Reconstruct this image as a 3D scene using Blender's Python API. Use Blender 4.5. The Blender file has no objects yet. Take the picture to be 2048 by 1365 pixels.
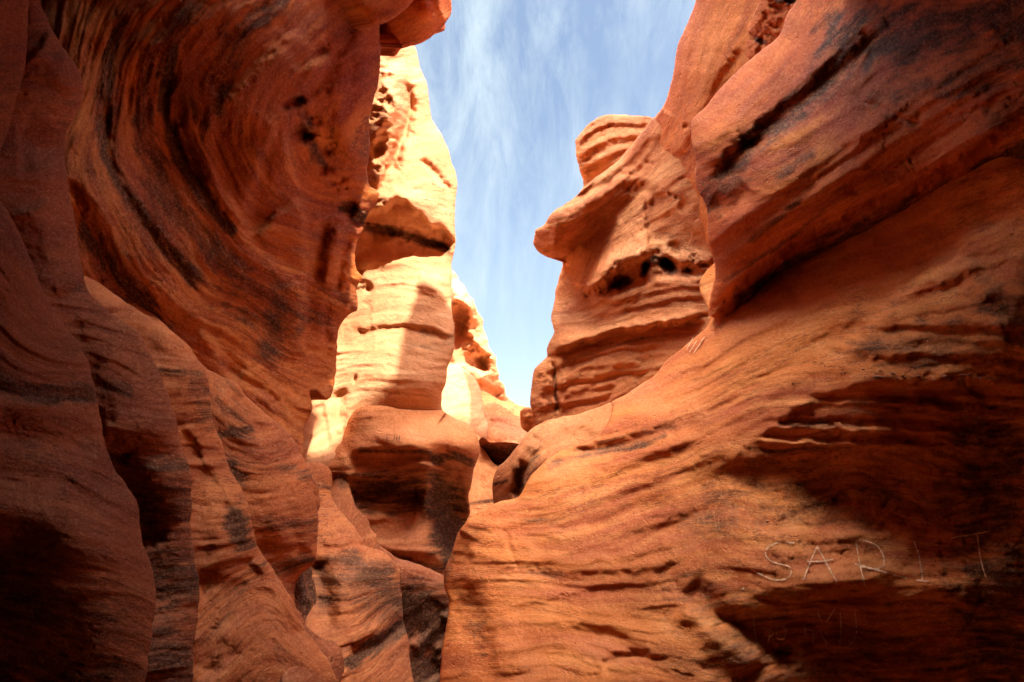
import bpy, math, random
import numpy as np

R = math.radians
scene = bpy.context.scene

# ------------------------------------------------------------------ camera
F, CX, CY = 1100.0, 1024.0, 682.5          # focal length in photo pixels, image centre
PITCH, CAMZ = R(14.0), 1.6
cp, sp_ = math.cos(PITCH), math.sin(PITCH)
cam_data = bpy.data.cameras.new('camera')
cam_data.sensor_width = 36.0
cam_data.lens = 36.0 * F / 2048.0
cam_data.clip_start, cam_data.clip_end = 0.05, 2000.0
cam = bpy.data.objects.new('camera', cam_data)
scene.collection.objects.link(cam)
cam.location = (0, 0, CAMZ)
cam.rotation_euler = (R(90) + PITCH, 0, 0)
scene.camera = cam

# ------------------------------------------------------------------ light
SUN_EL, SUN_AZ = R(60.0), R(128.0)          # azimuth clockwise from +Y (north): right and behind the camera
S = np.array([math.sin(SUN_AZ) * math.cos(SUN_EL), math.cos(SUN_AZ) * math.cos(SUN_EL), math.sin(SUN_EL)])
sun_data = bpy.data.lights.new('sun', 'SUN')
sun_data.energy = 5.0
sun_data.angle = R(0.55)
sun_data.color = (1.0, 0.93, 0.80)
sun = bpy.data.objects.new('sun', sun_data)
scene.collection.objects.link(sun)
sun.rotation_euler = (R(90) - SUN_EL, 0, math.pi - SUN_AZ)

world = bpy.data.worlds.new('World')
scene.world = world
world.use_nodes = True
wt = world.node_tree
wn, wl = wt.nodes, wt.links
wn.clear()
def W(t, **k):
    n = wn.new(t)
    for a, b in k.items(): setattr(n, a, b)
    return n
sky = W('ShaderNodeTexSky', sky_type='NISHITA', sun_disc=False)
sky.sun_elevation, sky.sun_rotation = SUN_EL, SUN_AZ
sky.air_density, sky.dust_density, sky.ozone_density = 1.0, 1.2, 1.0
tc = W('ShaderNodeTexCoord')
# thin cirrus streaks, laid out by direction in the sky
mp = W('ShaderNodeMapping'); mp.inputs['Rotation'].default_value = (R(25), R(-20), R(14))
mp.inputs['Scale'].default_value = (5.0, 2.0, 1.1)
wl.new(tc.outputs['Generated'], mp.inputs[0])
nz = W('ShaderNodeTexNoise'); nz.inputs['Scale'].default_value = 2.4; nz.inputs['Detail'].default_value = 9
nz.inputs['Roughness'].default_value = 0.66; nz.inputs['Distortion'].default_value = 0.35
wl.new(mp.outputs[0], nz.inputs['Vector'])
cr = W('ShaderNodeMapRange'); cr.inputs[1].default_value = 0.38; cr.inputs[2].default_value = 0.72
wl.new(nz.outputs['Fac'], cr.inputs[0])
nz2 = W('ShaderNodeTexNoise'); nz2.inputs['Scale'].default_value = 2.3; nz2.inputs['Detail'].default_value = 3
wl.new(tc.outputs['Generated'], nz2.inputs['Vector'])
cr2 = W('ShaderNodeMapRange'); cr2.inputs[1].default_value = 0.36; cr2.inputs[2].default_value = 0.66
wl.new(nz2.outputs['Fac'], cr2.inputs[0])
mu = W('ShaderNodeMath', operation='MULTIPLY'); wl.new(cr.outputs[0], mu.inputs[0]); wl.new(cr2.outputs[0], mu.inputs[1])
# warm bright patch added near the zenith to lift the light in the slot
dt = W('ShaderNodeVectorMath', operation='DOT_PRODUCT'); dt.inputs[1].default_value = (-.12, .05, .99)
wl.new(tc.outputs['Generated'], dt.inputs[0])
au = W('ShaderNodeMapRange'); au.inputs[1].default_value = 0.80; au.inputs[2].default_value = 1.0
au.inputs[3].default_value = 0.0; au.inputs[4].default_value = 1.0; au.interpolation_type = 'SMOOTHSTEP'
wl.new(dt.outputs['Value'], au.inputs[0])
SKYG = W('ShaderNodeMath', operation='MULTIPLY_ADD'); SKYG.inputs[1].default_value = 41.0; SKYG.inputs[2].default_value = 1.0
wl.new(au.outputs[0], SKYG.inputs[0])
hz = W('ShaderNodeMix', data_type='RGBA'); hz.inputs['B'].default_value = (4.2, 4.9, 5.0, 1)
fa = W('ShaderNodeMath', operation='MULTIPLY_ADD'); fa.inputs[1].default_value = 0.8; fa.inputs[2].default_value = 0.13; fa.use_clamp = True
wl.new(mu.outputs[0], fa.inputs[0])
sx = W('ShaderNodeSeparateXYZ'); wl.new(tc.outputs['Generated'], sx.inputs[0])
lo = W('ShaderNodeMapRange'); lo.inputs[1].default_value = 0.05; lo.inputs[2].default_value = 0.60; lo.inputs[3].default_value = 0.30; lo.inputs[4].default_value = 0.0
wl.new(sx.outputs['Z'], lo.inputs[0])
fb = W('ShaderNodeMath', operation='ADD'); fb.use_clamp = True; wl.new(fa.outputs[0], fb.inputs[0]); wl.new(lo.outputs[0], fb.inputs[1])
wl.new(fb.outputs[0], hz.inputs['Factor']); wl.new(sky.outputs[0], hz.inputs['A'])
wm = W('ShaderNodeMix', data_type='RGBA', blend_type='MULTIPLY'); wm.inputs['B'].default_value = (1.0, .80, .56, 1)
wl.new(au.outputs[0], wm.inputs['Factor']); wl.new(hz.outputs['Result'], wm.inputs['A'])
gm = W('ShaderNodeVectorMath', operation='SCALE')
wl.new(wm.outputs['Result'], gm.inputs[0]); wl.new(SKYG.outputs[0], gm.inputs['Scale'])
bg = W('ShaderNodeBackground'); bg.inputs['Strength'].default_value = 0.085
wl.new(gm.outputs[0], bg.inputs['Color'])
wo = W('ShaderNodeOutputWorld'); wl.new(bg.outputs[0], wo.inputs[0])

scene.view_settings.view_transform = 'Standard'
scene.view_settings.look = 'None'
scene.view_settings.exposure = 1.55
scene.view_settings.gamma = 1.0
scene.cycles.diffuse_bounces = 4
scene.cycles.max_bounces = 5
scene.cycles.glossy_bounces = 1
scene.cycles.caustics_reflective = False
scene.cycles.use_adaptive_sampling = True
scene.cycles.adaptive_threshold = 0.02
scene.cycles.use_denoising = True

# ------------------------------------------------------------------ helpers
GRID = 3.0                                    # mesh step in photo pixels inside the frame

def unproject(px, py, d):
    px, py, d = np.asarray(px, float), np.asarray(py, float), np.asarray(d, float)
    x = (px - CX) / F * d
    u = (CY - py) / F * d
    return np.stack([x, d * cp - u * sp_, d * sp_ + u * cp + CAMZ], -1)

_rng = np.random.RandomState(7)
_perm = _rng.permutation(256); _perm = np.concatenate([_perm, _perm, _perm])
_g = _rng.normal(size=(256, 3)); _g /= np.linalg.norm(_g, axis=1)[:, None]
def perlin(x, y, z):
    xi, yi, zi = np.floor(x).astype(int), np.floor(y).astype(int), np.floor(z).astype(int)
    xf, yf, zf = x - xi, y - yi, z - zi
    u, v, w = [t*t*t*(t*(t*6-15)+10) for t in (xf, yf, zf)]
    xi &= 255; yi &= 255; zi &= 255
    def gr(dx, dy, dz):
        h = _perm[_perm[_perm[xi+dx] + yi+dy] + zi+dz]
        g = _g[h]
        return g[..., 0]*(xf-dx) + g[..., 1]*(yf-dy) + g[..., 2]*(zf-dz)
    l = lambda a, b, t: a + t*(b-a)
    return l(l(l(gr(0,0,0), gr(1,0,0), u), l(gr(0,1,0), gr(1,1,0), u), v),
             l(l(gr(0,0,1), gr(1,0,1), u), l(gr(0,1,1), gr(1,1,1), u), v), w) * 1.6
def fbm(x, y, z, o=4, r=0.5):
    a, s, t = 1.0, 0.0, 0.0
    for i in range(o):
        s = s + a * perlin(x*2**i + 17.3*i, y*2**i + 5.1*i, z*2**i + 9.7*i); t += a; a *= r
    return s / t

def smooth_path(pts, step=6.0, closed=False):
    p = np.array([q[:2] for q in pts], float)
    e = np.array([q[2] if len(q) > 2 else np.nan for q in pts], float)
    n = len(p); out = []; ex = []
    rng = range(n if closed else n-1)
    for i in rng:
        if closed: a, b, c, d = p[(i-1) % n], p[i], p[(i+1) % n], p[(i+2) % n]
        else: a, b, c, d = p[max(i-1, 0)], p[i], p[i+1], p[min(i+2, n-1)]
        L = np.linalg.norm(c-b); m = max(1, int(L/step))
        m = min(m, 60)
        # centripetal-ish tangents, so long segments do not overshoot
        l0, l1, l2 = max(np.linalg.norm(b-a), 1e-6), max(L, 1e-6), max(np.linalg.norm(d-c), 1e-6)
        m1 = (c-a)/(l0+l1)*l1 if l0 < 6*l1 else (c-b)
        m2 = (d-b)/(l1+l2)*l1 if l2 < 6*l1 else (c-b)
        if l1 > 400: m1 = m2 = (c-b)
        k1, k2 = min(1, 2.0*l0/l1), min(1, 2.0*l2/l1)
        m1, m2 = m1*k1, m2*k2
        for j in range(m):
            t = j/m
            out.append((2*t**3-3*t**2+1)*b + (t**3-2*t**2+t)*m1 + (-2*t**3+3*t**2)*c + (t**3-t**2)*m2)
            ex.append(e[i]*(1-t) + e[(i+1) % n]*t if not (np.isnan(e[i]) or np.isnan(e[(i+1) % n])) else (e[i] if not np.isnan(e[i]) and t < .5 else (e[(i+1) % n] if t >= .5 else e[i])))
    if not closed: out.append(p[-1]); ex.append(e[-1])
    return np.array(out), np.array(ex)

def path_dist(X, Y, P, closed=False, cap=None):
    """distance, signed side, nearest point, path fraction for every (X,Y)"""
    A = P; B = np.roll(P, -1, 0)
    if not closed: A, B = A[:-1], B[:-1]
    n = len(A)
    dist = np.full(X.shape, 1e18); side = np.ones(X.shape); nx = X.copy(); ny = Y.copy(); fr = np.zeros(X.shape)
    seg = np.linalg.norm(B-A, axis=1); cum = np.concatenate([[0], np.cumsum(seg)]); tot = max(cum[-1], 1e-9)
    if cap is not None:
        m = (X > P[:,0].min()-cap) & (X < P[:,0].max()+cap) & (Y > P[:,1].min()-cap) & (Y < P[:,1].max()+cap)
        idx = np.nonzero(m)[0]
    else: idx = np.arange(len(X))
    x, y = X[idx], Y[idx]
    bd = np.full(len(idx), 1e18); bs = np.ones(len(idx)); bx = x.copy(); by = y.copy(); bf = np.zeros(len(idx)); bi = np.zeros(len(idx), int)
    for i in range(n):
        ax, ay = A[i]; dx, dy = B[i]-A[i]; l2 = dx*dx+dy*dy
        if l2 < 1e-9: continue
        rx, ry = x-ax, y-ay
        t = np.clip((rx*dx+ry*dy)/l2, 0, 1)
        qx, qy = t*dx, t*dy
        d = (rx-qx)**2 + (ry-qy)**2
        k = d < bd
        bd[k] = d[k]; bx[k] = (ax+qx)[k]; by[k] = (ay+qy)[k]; bf[k] = ((cum[i]+t*seg[i])/tot)[k]
        bs[k] = np.where(dx*ry-dy*rx >= 0, 1.0, -1.0)[k]; bi[k] = i
    dist[idx] = np.sqrt(bd); side[idx] = bs; nx[idx] = bx; ny[idx] = by; fr[idx] = bf
    seg_i = np.zeros(X.shape, int); seg_i[idx] = bi
    return dist, side, nx, ny, fr, seg_i

def inside_poly(X, Y, P):
    r = np.zeros(X.shape, bool); n = len(P)
    for i in range(n):
        x1, y1 = P[i]; x2, y2 = P[(i+1) % n]
        if y1 == y2: continue
        c = ((y1 > Y) != (y2 > Y))
        c &= X < (x2-x1)*(Y-y1)/(y2-y1)+x1
        r ^= c
    return r

def tps(pts, vals, lam=0.0):
    P = np.array(pts, float)/500.0; n = len(P); v = np.array(vals, float)
    def U(r2): return np.where(r2 > 1e-12, 0.5*r2*np.log(np.maximum(r2, 1e-12)), 0)
    K = U(((P[:, None]-P[None])**2).sum(-1)) + lam*np.eye(n)
    Q = np.hstack([np.ones((n, 1)), P])
    M = np.zeros((n+3, n+3)); M[:n, :n] = K; M[:n, n:] = Q; M[n:, :n] = Q.T
    w = np.linalg.solve(M + 1e-9*np.eye(n+3), np.concatenate([v, np.zeros(3)]))
    def f(X, Y):
        x, y = X/500.0, Y/500.0
        out = w[n] + w[n+1]*x + w[n+2]*y
        for i in range(n):
            out = out + w[i]*U((x-P[i, 0])**2+(y-P[i, 1])**2)
        return out
    return f

def strata_fn(spec):
    """spec: ('dir', ax, ay) linear, or list of (value, [pts]) iso-lines"""
    if spec[0] == 'dir':
        _, ax, ay = spec
        return lambda X, Y: ax*X + ay*Y
    P, V = [], []
    for v, pts in spec:
        for p in pts: P.append(p); V.append(v)
    return tps(P, V, 0.002)

class Rock: pass
FG = 1.6                                     # overall strength of the sculpted folds and ledges

def make_rock(name, label, cat, outline, depth, strata, feats=(), round_r=40, round_k=1.0, ext=(0, 1.5, 0), mat=None,
              rough=1.2, lump=(160, 9), ledge=5.0, ledge_l=26, stains=(), tint=0.0, fine=0.8, seed=0, group=None, mbase=0.6, grid=None):
    o = Rock()
    P, E = smooth_path(outline, 6.0, True)
    E = np.where(np.isnan(E), round_r, E)
    inframe = (P[:, 0] > -60) & (P[:, 0] < 2108) & (P[:, 1] > -60) & (P[:, 1] < 1425)
    jx = fbm(P[:, 0]/34+seed, P[:, 1]/34, np.full(len(P), seed+.3), 4, .6)*rough*2.6
    jy = fbm(P[:, 0]/34+seed, P[:, 1]/34, np.full(len(P), seed+7.3), 4, .6)*rough*2.6
    P = P + np.stack([jx, jy], 1)*inframe[:, None]
    fd = tps([(a, b) for a, b, c in depth], [math.log(c) for a, b, c in depth], 0.0005)
    dmin, dmax = math.log(min(c for a, b, c in depth)), math.log(max(c for a, b, c in depth))
    fs = strata_fn(strata)
    fpaths = []
    for f in feats:
        if f[0] in ('ridge', 'groove', 'step', 'knobs'): fpaths.append(smooth_path(f[1], 8.0)[0])
        else: fpaths.append(None)
    spaths = [smooth_path(s[0], 10.0)[0] for s in stains]
    def ends(fr): 
        a = np.clip(np.minimum(fr, 1-fr)/0.12, 0, 1); return a*a*(3-2*a)
    def field(X, Y, dist=None, er=None):
        ld = np.clip(fd(X, Y), dmin-0.35, dmax+0.35)
        s = fs(X, Y)
        wx = fbm(X/220+seed, Y/220, np.full(X.shape, seed+1.7), 2)*26
        s = s + wx
        px = np.zeros(X.shape)
        calm = np.ones(X.shape)
        # warp so that sculpted features are not perfectly smooth
        qx = X + fbm(X/60+seed, Y/60, np.full(X.shape, seed+3.1), 3)*10 + fbm(X/17+seed, Y/17, np.full(X.shape, seed+6.1), 2)*4.5
        qy = Y + fbm(X/60+seed, Y/60, np.full(X.shape, seed+8.1), 3)*10 + fbm(X/17+seed, Y/17, np.full(X.shape, seed+2.1), 2)*4.5
        for f, fp in zip(feats, fpaths):
            k = f[0]
            if k in ('ridge', 'groove'):
                w, a = f[2], f[3]
                d, sd, _, _, fr, _ = path_dist(qx, qy, fp, cap=w*3.2)
                px += FG*(-a if k == 'ridge' else a)*np.exp(-(np.minimum(d, 1e4)/w)**2)*ends(fr)
            elif k == 'step':
                w, a, L = f[2], f[3], f[4]
                d, sd, _, _, fr, _ = path_dist(qx, qy, fp, cap=L*4.5)
                dd = np.minimum(d, 1e4)
                px += FG*a*np.tanh(sd*dd/w)*np.exp(-dd/L)*ends(fr)
            elif k == 'knobs':
                w, a, sc = f[2], f[3], f[4]
                d = path_dist(qx, qy, fp, cap=w*3)[0]
                n1 = fbm(X/sc+seed, Y/sc*1.3, s/sc*.5+seed, 4, .55)
                n2 = fbm(X/(sc*.6)+seed+5, Y/(sc*.6)*1.4, s/sc+seed, 3, .55)
                px += a*(np.clip(n1-.02, 0, 1)*4.0-np.abs(n2)*1.6)*np.exp(-(np.minimum(d, 1e4)/w)**2)
            elif k == 'pit':
                _, cx, cy, rx, ry, an, a = f
                ca, sa = math.cos(R(an)), math.sin(R(an))
                u = ((qx-cx)*ca+(qy-cy)*sa)/rx; v = (-(qx-cx)*sa+(qy-cy)*ca)/ry
                px += a*np.exp(-(u*u+v*v)**1.5)
        # broad undulation, then bedding ledges along the strata, then small relief
        L0, A0 = lump
        px += A0*fbm(X/L0+seed, Y/L0, s/L0*0.7+seed, 3, .5)*1.6
        l = ledge_l
        m = np.clip(mbase+1.5*fbm(X/230+seed*2, Y/230, np.full(X.shape, seed+4.), 3), 0.0, 1.6)
        b = fbm(s/l+seed, X/(l*7), Y/(l*7)+seed, 2, .5)
        px += ledge*b*(.35+.65*m)
        # bedding ledges: each bed swells outward going down and is cut back sharply below
        def saw(per, sd, amp, mask):
            q = s/per + 1.3*fbm(s/(per*4)+sd, X/(per*10), Y/(per*10), 2) + .35*fbm(X/(per*2.2)+sd, Y/(per*2.2), s/per*.5, 2)
            f = q-np.floor(q); pr = f**1.6*np.clip((1-f)/.14, 0, 1)
            br = np.clip(.5+1.6*fbm(np.floor(q)*3.7+sd, X/(per*4)+sd, Y/(per*4), 2), 0, 1.3)
            return -amp*pr*br*mask
        px += saw(l*2.1, seed+1.1, ledge*1.1, m) + saw(l*.8, seed+5.3, ledge*.42, m)
        # cracks and chipped hollows
        ck = fbm(X/90+seed+31, Y/90, s/120+seed, 4, .55)
        px += ledge*.45*np.clip(1-np.abs(ck)/.022, 0, 1)*np.clip(fbm(X/200+seed+50, Y/200, s/300, 2)*3, 0, 1)
        ch = fbm(X/36+seed+12, Y/36, s/24+seed, 4, .6)
        px += np.clip(ch-.28, 0, 1)*ledge*2.2
        px += lump[1]*.28*np.abs(fbm(X/(L0*.4)+seed+3, Y/(L0*.4), s/(L0*.4), 3, .5))*1.6
        px += fine*fbm(X/11, Y/11, s/9+seed, 3, .6)
        if dist is not None:
            t = np.clip(dist/np.maximum(er, 1e-3), 0, 1)
            px += np.where(er > 0.5, er*round_k*(1-np.sqrt(np.maximum(1-(1-t)**2, 0))), 0)
        return ld + px/F, s
    o.field = field
    # non-uniform grid: dense inside the frame, coarse outside
    g = grid or GRID
    def axis(lo, hi, a, b):
        v = [max(lo, a)]
        x = max(lo, a)
        while x < min(hi, b): x += g; v.append(x)
        st = g; x = v[-1]
        while x < hi: st = min(st*1.18, 60); x += st; v.append(x)
        st = g; x = v[0]; pre = []
        while x > lo: st = min(st*1.18, 60); x -= st; pre.append(x)
        return np.array(pre[::-1]+v)
    gx = axis(P[:, 0].min()-g, P[:, 0].max()+g, -15, 2063)
    gy = axis(P[:, 1].min()-g, P[:, 1].max()+g, -15, 1380)
    XX, YY = np.meshgrid(gx, gy); nyy, nxx = XX.shape
    ins = inside_poly(XX.ravel(), YY.ravel(), P).reshape(nyy, nxx)
    c = ins[:-1, :-1] | ins[1:, :-1] | ins[:-1, 1:] | ins[1:, 1:]
    used = np.zeros_like(ins); used[:-1, :-1] |= c; used[1:, :-1] |= c; used[:-1, 1:] |= c; used[1:, 1:] |= c
    ids = np.full(ins.shape, -1); ids[used] = np.arange(used.sum())
    X, Y, I = XX[used], YY[used], ins[used]
    dist, side, nx_, ny_, fr, si = path_dist(X, Y, P, closed=True)
    er = E[si % len(E)]
    X = np.where(I, X, nx_); Y = np.where(I, Y, ny_)
    dist = np.where(I, dist, 0.0)
    # smooth the radius a little where it jumps is left to the outline itself
    ld, s = field(X, Y, dist, er)
    V = unproject(X, Y, np.exp(ld))
    cj, ci = np.nonzero(c)
    q = np.stack([ids[cj, ci], ids[cj+1, ci], ids[cj+1, ci+1], ids[cj, ci+1]], 1)
    n = len(V)
    ex = np.array(ext, float)
    VB = V + ex
    # boundary edges of the quad set
    ed = np.concatenate([q[:, [0, 1]], q[:, [1, 2]], q[:, [2, 3]], q[:, [3, 0]]])
    key = np.minimum(ed[:, 0], ed[:, 1])*n + np.maximum(ed[:, 0], ed[:, 1])
    uq, inv, cnt = np.unique(key, return_inverse=True, return_counts=True)
    be = ed[cnt[inv] == 1]
    side_q = np.stack([be[:, 1], be[:, 0], be[:, 0]+n, be[:, 1]+n], 1)
    back_q = q[:, ::-1] + n
    faces = np.concatenate([q, back_q, side_q])
    verts = np.concatenate([V, VB])
    st = np.zeros(n)
    for (pts, w, a), pth in zip(stains, spaths):  # streaks are varnish; wide patches and dark hollows are shade painted in
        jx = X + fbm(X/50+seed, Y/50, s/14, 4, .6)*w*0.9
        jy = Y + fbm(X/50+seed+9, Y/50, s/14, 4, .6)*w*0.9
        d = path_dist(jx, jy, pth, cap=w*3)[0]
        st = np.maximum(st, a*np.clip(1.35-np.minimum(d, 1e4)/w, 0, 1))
    me = bpy.data.meshes.new(name)
    me.vertices.add(len(verts)); me.vertices.foreach_set('co', verts.ravel())
    me.loops.add(len(faces)*4); me.loops.foreach_set('vertex_index', faces.ravel().astype(np.int32))
    me.polygons.add(len(faces))
    me.polygons.foreach_set('loop_start', np.arange(0, len(faces)*4, 4, dtype=np.int32))
    me.polygons.foreach_set('loop_total', np.full(len(faces), 4, np.int32))
    me.polygons.foreach_set('use_smooth', np.ones(len(faces), bool))
    me.update(calc_edges=True)
    at = me.attributes.new('bed', 'FLOAT_VECTOR', 'POINT')
    uv = np.stack([s/100+seed*3.3, X/100, Y/100], 1)
    at.data.foreach_set('vector', np.concatenate([uv, uv]).ravel())
    a2 = me.attributes.new('varnish_shade', 'FLOAT', 'POINT'); a2.data.foreach_set('value', np.concatenate([st, st]))
    dd = np.exp(ld)
    a3 = me.attributes.new('relief', 'FLOAT', 'POINT'); a3.data.foreach_set('value', np.concatenate([dd, dd])*.011)
    me.materials.append(mat)
    ob = bpy.data.objects.new(name, me); scene.collection.objects.link(ob)
    ob['label'] = label; ob['category'] = cat
    if group: ob['group'] = group
    o.ob = ob
    o.at = lambda px, py, off=0.0: unproject(px, py, np.exp(field(np.atleast_1d(np.asarray(px, float)), np.atleast_1d(np.asarray(py, float)))[0])*(1-off))
    return o

# ------------------------------------------------------------------ rock material
def rock_mat(name, c_lo, c_mid, c_hi, c_line, c_varn_shade=(0.040, 0.014, 0.007), line=0.55, bump=0.5, scale=1.0, blotch=0.35, pale=(0.70, 0.50, 0.36), pale_amt=0.0):
    m = bpy.data.materials.new(name); m.use_nodes = True
    nt = m.node_tree; N, L = nt.nodes, nt.links; N.clear()
    def A(t, **k):
        n = N.new(t)
        for a, b in k.items(): setattr(n, a, b)
        return n
    def mapping(v, sc):
        mm = A('ShaderNodeMapping'); mm.inputs['Scale'].default_value = sc; L.new(v, mm.inputs[0]); return mm.outputs[0]
    def noise(v, sc, det, ro=0.55, di=0.0):
        n = A('ShaderNodeTexNoise'); n.inputs['Scale'].default_value = sc; n.inputs['Detail'].default_value = det
        n.inputs['Roughness'].default_value = ro; n.inputs['Distortion'].default_value = di; L.new(v, n.inputs['Vector']); return n.outputs['Fac']
    def rng(v, a, b, c=0.0, d=1.0, sm=False):
        n = A('ShaderNodeMapRange'); 
        if sm: n.interpolation_type = 'SMOOTHSTEP'
        for i, x in enumerate((a, b, c, d)): n.inputs[i+1].default_value = x
        L.new(v, n.inputs[0]); return n.outputs[0]
    def mth(op, a, b):
        n = A('ShaderNodeMath', operation=op)
        for i, x in enumerate((a, b)):
            if isinstance(x, (int, float)): n.inputs[i].default_value = x
            else: L.new(x, n.inputs[i])
        return n.outputs[0]
    def mix(f, a, b, bt='MIX'):
        n = A('ShaderNodeMix', data_type='RGBA', blend_type=bt)
        if isinstance(f, (int, float)): n.inputs['Factor'].default_value = f
        else: L.new(f, n.inputs['Factor'])
        for k, x in (('A', a), ('B', b)):
            if isinstance(x, tuple): n.inputs[k].default_value = (*x, 1)
            else: L.new(x, n.inputs[k])
        return n.outputs['Result']
    at = A('ShaderNodeAttribute', attribute_name='bed').outputs['Vector']
    va = A('ShaderNodeAttribute', attribute_name='varnish_shade').outputs['Fac']
    broad = noise(mapping(at, (1.6*scale, .22, .22)), 1.0, 4, .6, .3)
    band = noise(mapping(at, (5.5*scale, .65, .65)), 1.0, 8, .66, .15)
    thin = noise(mapping(at, (13.0*scale, 1.7, 1.7)), 1.0, 6, .68, .25)
    blot = noise(mapping(at, (.9, .9, .9)), 1.0, 6, .65)
    grain = noise(mapping(at, (16, 16, 16)), 1.0, 6, .85)
    col = mix(rng(broad, .38, .60), c_lo, c_mid)
    zone = rng(noise(mapping(at, (.5, .45, .45)), 1.0, 3, .5), .42, .60)
    col = mix(mth('MULTIPLY', rng(band, .44, .68), mth('ADD', mth('MULTIPLY', zone, .7), .3)), col, c_hi)
    # hairline seams that follow the bedding, and a few crossing cracks
    sm = noise(mapping(at, (2.6*scale, .42, .42)), 1.0, 7, .60)
    seam = rng(mth('ABSOLUTE', mth('SUBTRACT', sm, .5), 0), .010, .0)
    sm2 = noise(mapping(at, (4.8*scale, .9, .9)), 1.0, 6, .62)
    seam2 = rng(mth('ABSOLUTE', mth('SUBTRACT', sm2, .52), 0), .009, .0)
    ck = noise(mapping(at, (.9, 1.3, .8)), 1.0, 7, .6, .6)
    crack = mth('MULTIPLY', rng(mth('ABSOLUTE', mth('SUBTRACT', ck, .5), 0), .0035, .0), rng(noise(mapping(at, (.5, .6, .6)), 1.0, 2, .5), .50, .60))
    seams = mth('MAXIMUM', mth('MULTIPLY', mth('MAXIMUM', seam, seam2), mth('ADD', mth('MULTIPLY', zone, .75), .12)), crack)
    # dark bedding lines, broken up along their length
    brk = noise(mapping(at, (2.0, 1.1, 1.1)), 1.0, 3, .6)
    ln = mth('MULTIPLY', mth('MULTIPLY', rng(thin, .56, .68), rng(brk, .42, .62)), zone)
    ln2 = mth('MULTIPLY', rng(band, .40, .28), rng(brk, .60, .42))
    col = mix(mth('MULTIPLY', ln, line), col, c_line)
    col = mix(mth('MULTIPLY', ln2, line*.8), col, c_line)
    col = mix(mth('MULTIPLY', seams, .75), col, c_line)
    col = mix(mth('MULTIPLY', rng(blot, .48, .72), blotch), col, c_line)
    if pale_amt > 0: col = mix(mth('MULTIPLY', rng(blot, .5, .3), pale_amt), col, pale)
    # desert varnish and painted shade where the attribute asks, edge eaten by the bedding
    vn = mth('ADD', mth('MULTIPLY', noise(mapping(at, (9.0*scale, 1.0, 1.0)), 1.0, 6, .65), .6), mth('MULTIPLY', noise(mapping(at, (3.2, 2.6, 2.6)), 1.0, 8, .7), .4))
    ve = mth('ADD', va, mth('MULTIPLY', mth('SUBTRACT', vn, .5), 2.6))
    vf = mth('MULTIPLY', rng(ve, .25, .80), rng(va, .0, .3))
    col = mix(mth('MULTIPLY', vf, .92), col, c_varn_shade)
    col = mix(rng(grain, .44, .70, .0, .42), col, mix(.55, col, (0.05, 0.02, 0.012)))
    col = mix(rng(grain, .50, .36, .0, .28), col, (0.66, 0.36, 0.19))
    # pale tint mixed over faces that look upward
    ge = A('ShaderNodeNewGeometry'); sz = A('ShaderNodeSeparateXYZ'); L.new(ge.outputs['Normal'], sz.inputs[0])
    col = mix(mth('MULTIPLY', rng(sz.outputs['Z'], .45, .9), mth('MULTIPLY', rng(blot, .62, .36), .22)), col, (.60, .27, .14))
    hgt = mth('MULTIPLY', mth('ADD', mth('MULTIPLY', thin, .45), mth('MULTIPLY', band, .7)), mth('ADD', mth('MULTIPLY', zone, .8), .2))
    hgt = mth('ADD', hgt, mth('MULTIPLY', grain, mth('ADD', .2, mth('MULTIPLY', rng(noise(mapping(at, (1.3, 1.1, 1.1)), 1.0, 4, .6), .4, .62), .6))))
    hgt = mth('SUBTRACT', hgt, mth('MULTIPLY', seams, .8))
    pv = noise(mapping(at, (7, 7, 7)), 1.0, 2, .5)
    hgt = mth('SUBTRACT', hgt, mth('MULTIPLY', rng(pv, .66, .74), .5))
    hgt = mth('ADD', hgt, mth('MULTIPLY', noise(mapping(at, (3.5, 3.0, 3.0)), 1.0, 6, .62), .8))
    bp = A('ShaderNodeBump'); bp.inputs['Strength'].default_value = bump; L.new(A('ShaderNodeAttribute', attribute_name='relief').outputs['Fac'], bp.inputs['Distance'])
    L.new(hgt, bp.inputs['Height'])
    bs = A('ShaderNodeBsdfPrincipled'); bs.inputs['Roughness'].default_value = 0.88
    bs.inputs['Specular IOR Level'].default_value = 0.06
    L.new(col, bs.inputs['Base Color']); L.new(bp.outputs[0], bs.inputs['Normal'])
    ou = A('ShaderNodeOutputMaterial'); L.new(bs.outputs[0], ou.inputs[0])
    return m

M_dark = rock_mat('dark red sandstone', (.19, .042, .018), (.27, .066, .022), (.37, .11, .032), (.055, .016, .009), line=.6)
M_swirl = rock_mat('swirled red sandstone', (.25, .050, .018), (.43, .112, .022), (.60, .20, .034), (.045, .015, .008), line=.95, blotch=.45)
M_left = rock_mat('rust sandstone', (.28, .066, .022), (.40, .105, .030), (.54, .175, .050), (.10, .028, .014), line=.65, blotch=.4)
M_pale = rock_mat('pale sandstone', (.54, .23, .10), (.63, .31, .145), (.70, .39, .20), (.30, .10, .038), c_varn_shade=(.09, .040, .020), line=.5, bump=.35, blotch=.15)
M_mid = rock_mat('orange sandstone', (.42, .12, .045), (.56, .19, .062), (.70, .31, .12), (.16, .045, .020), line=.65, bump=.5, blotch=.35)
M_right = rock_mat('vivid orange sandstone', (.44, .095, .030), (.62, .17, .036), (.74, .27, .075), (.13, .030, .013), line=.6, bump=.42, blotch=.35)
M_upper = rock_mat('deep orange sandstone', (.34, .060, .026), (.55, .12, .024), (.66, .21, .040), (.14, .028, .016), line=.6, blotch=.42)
# ------------------------------------------------------------------ the rocks, near to far
ROCK = {}
def rock(key, *a, **k):
    k.setdefault('seed', (sum(map(ord, key))*7.31) % 50)
    ROCK[key] = make_rock(*a, **k)

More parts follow.
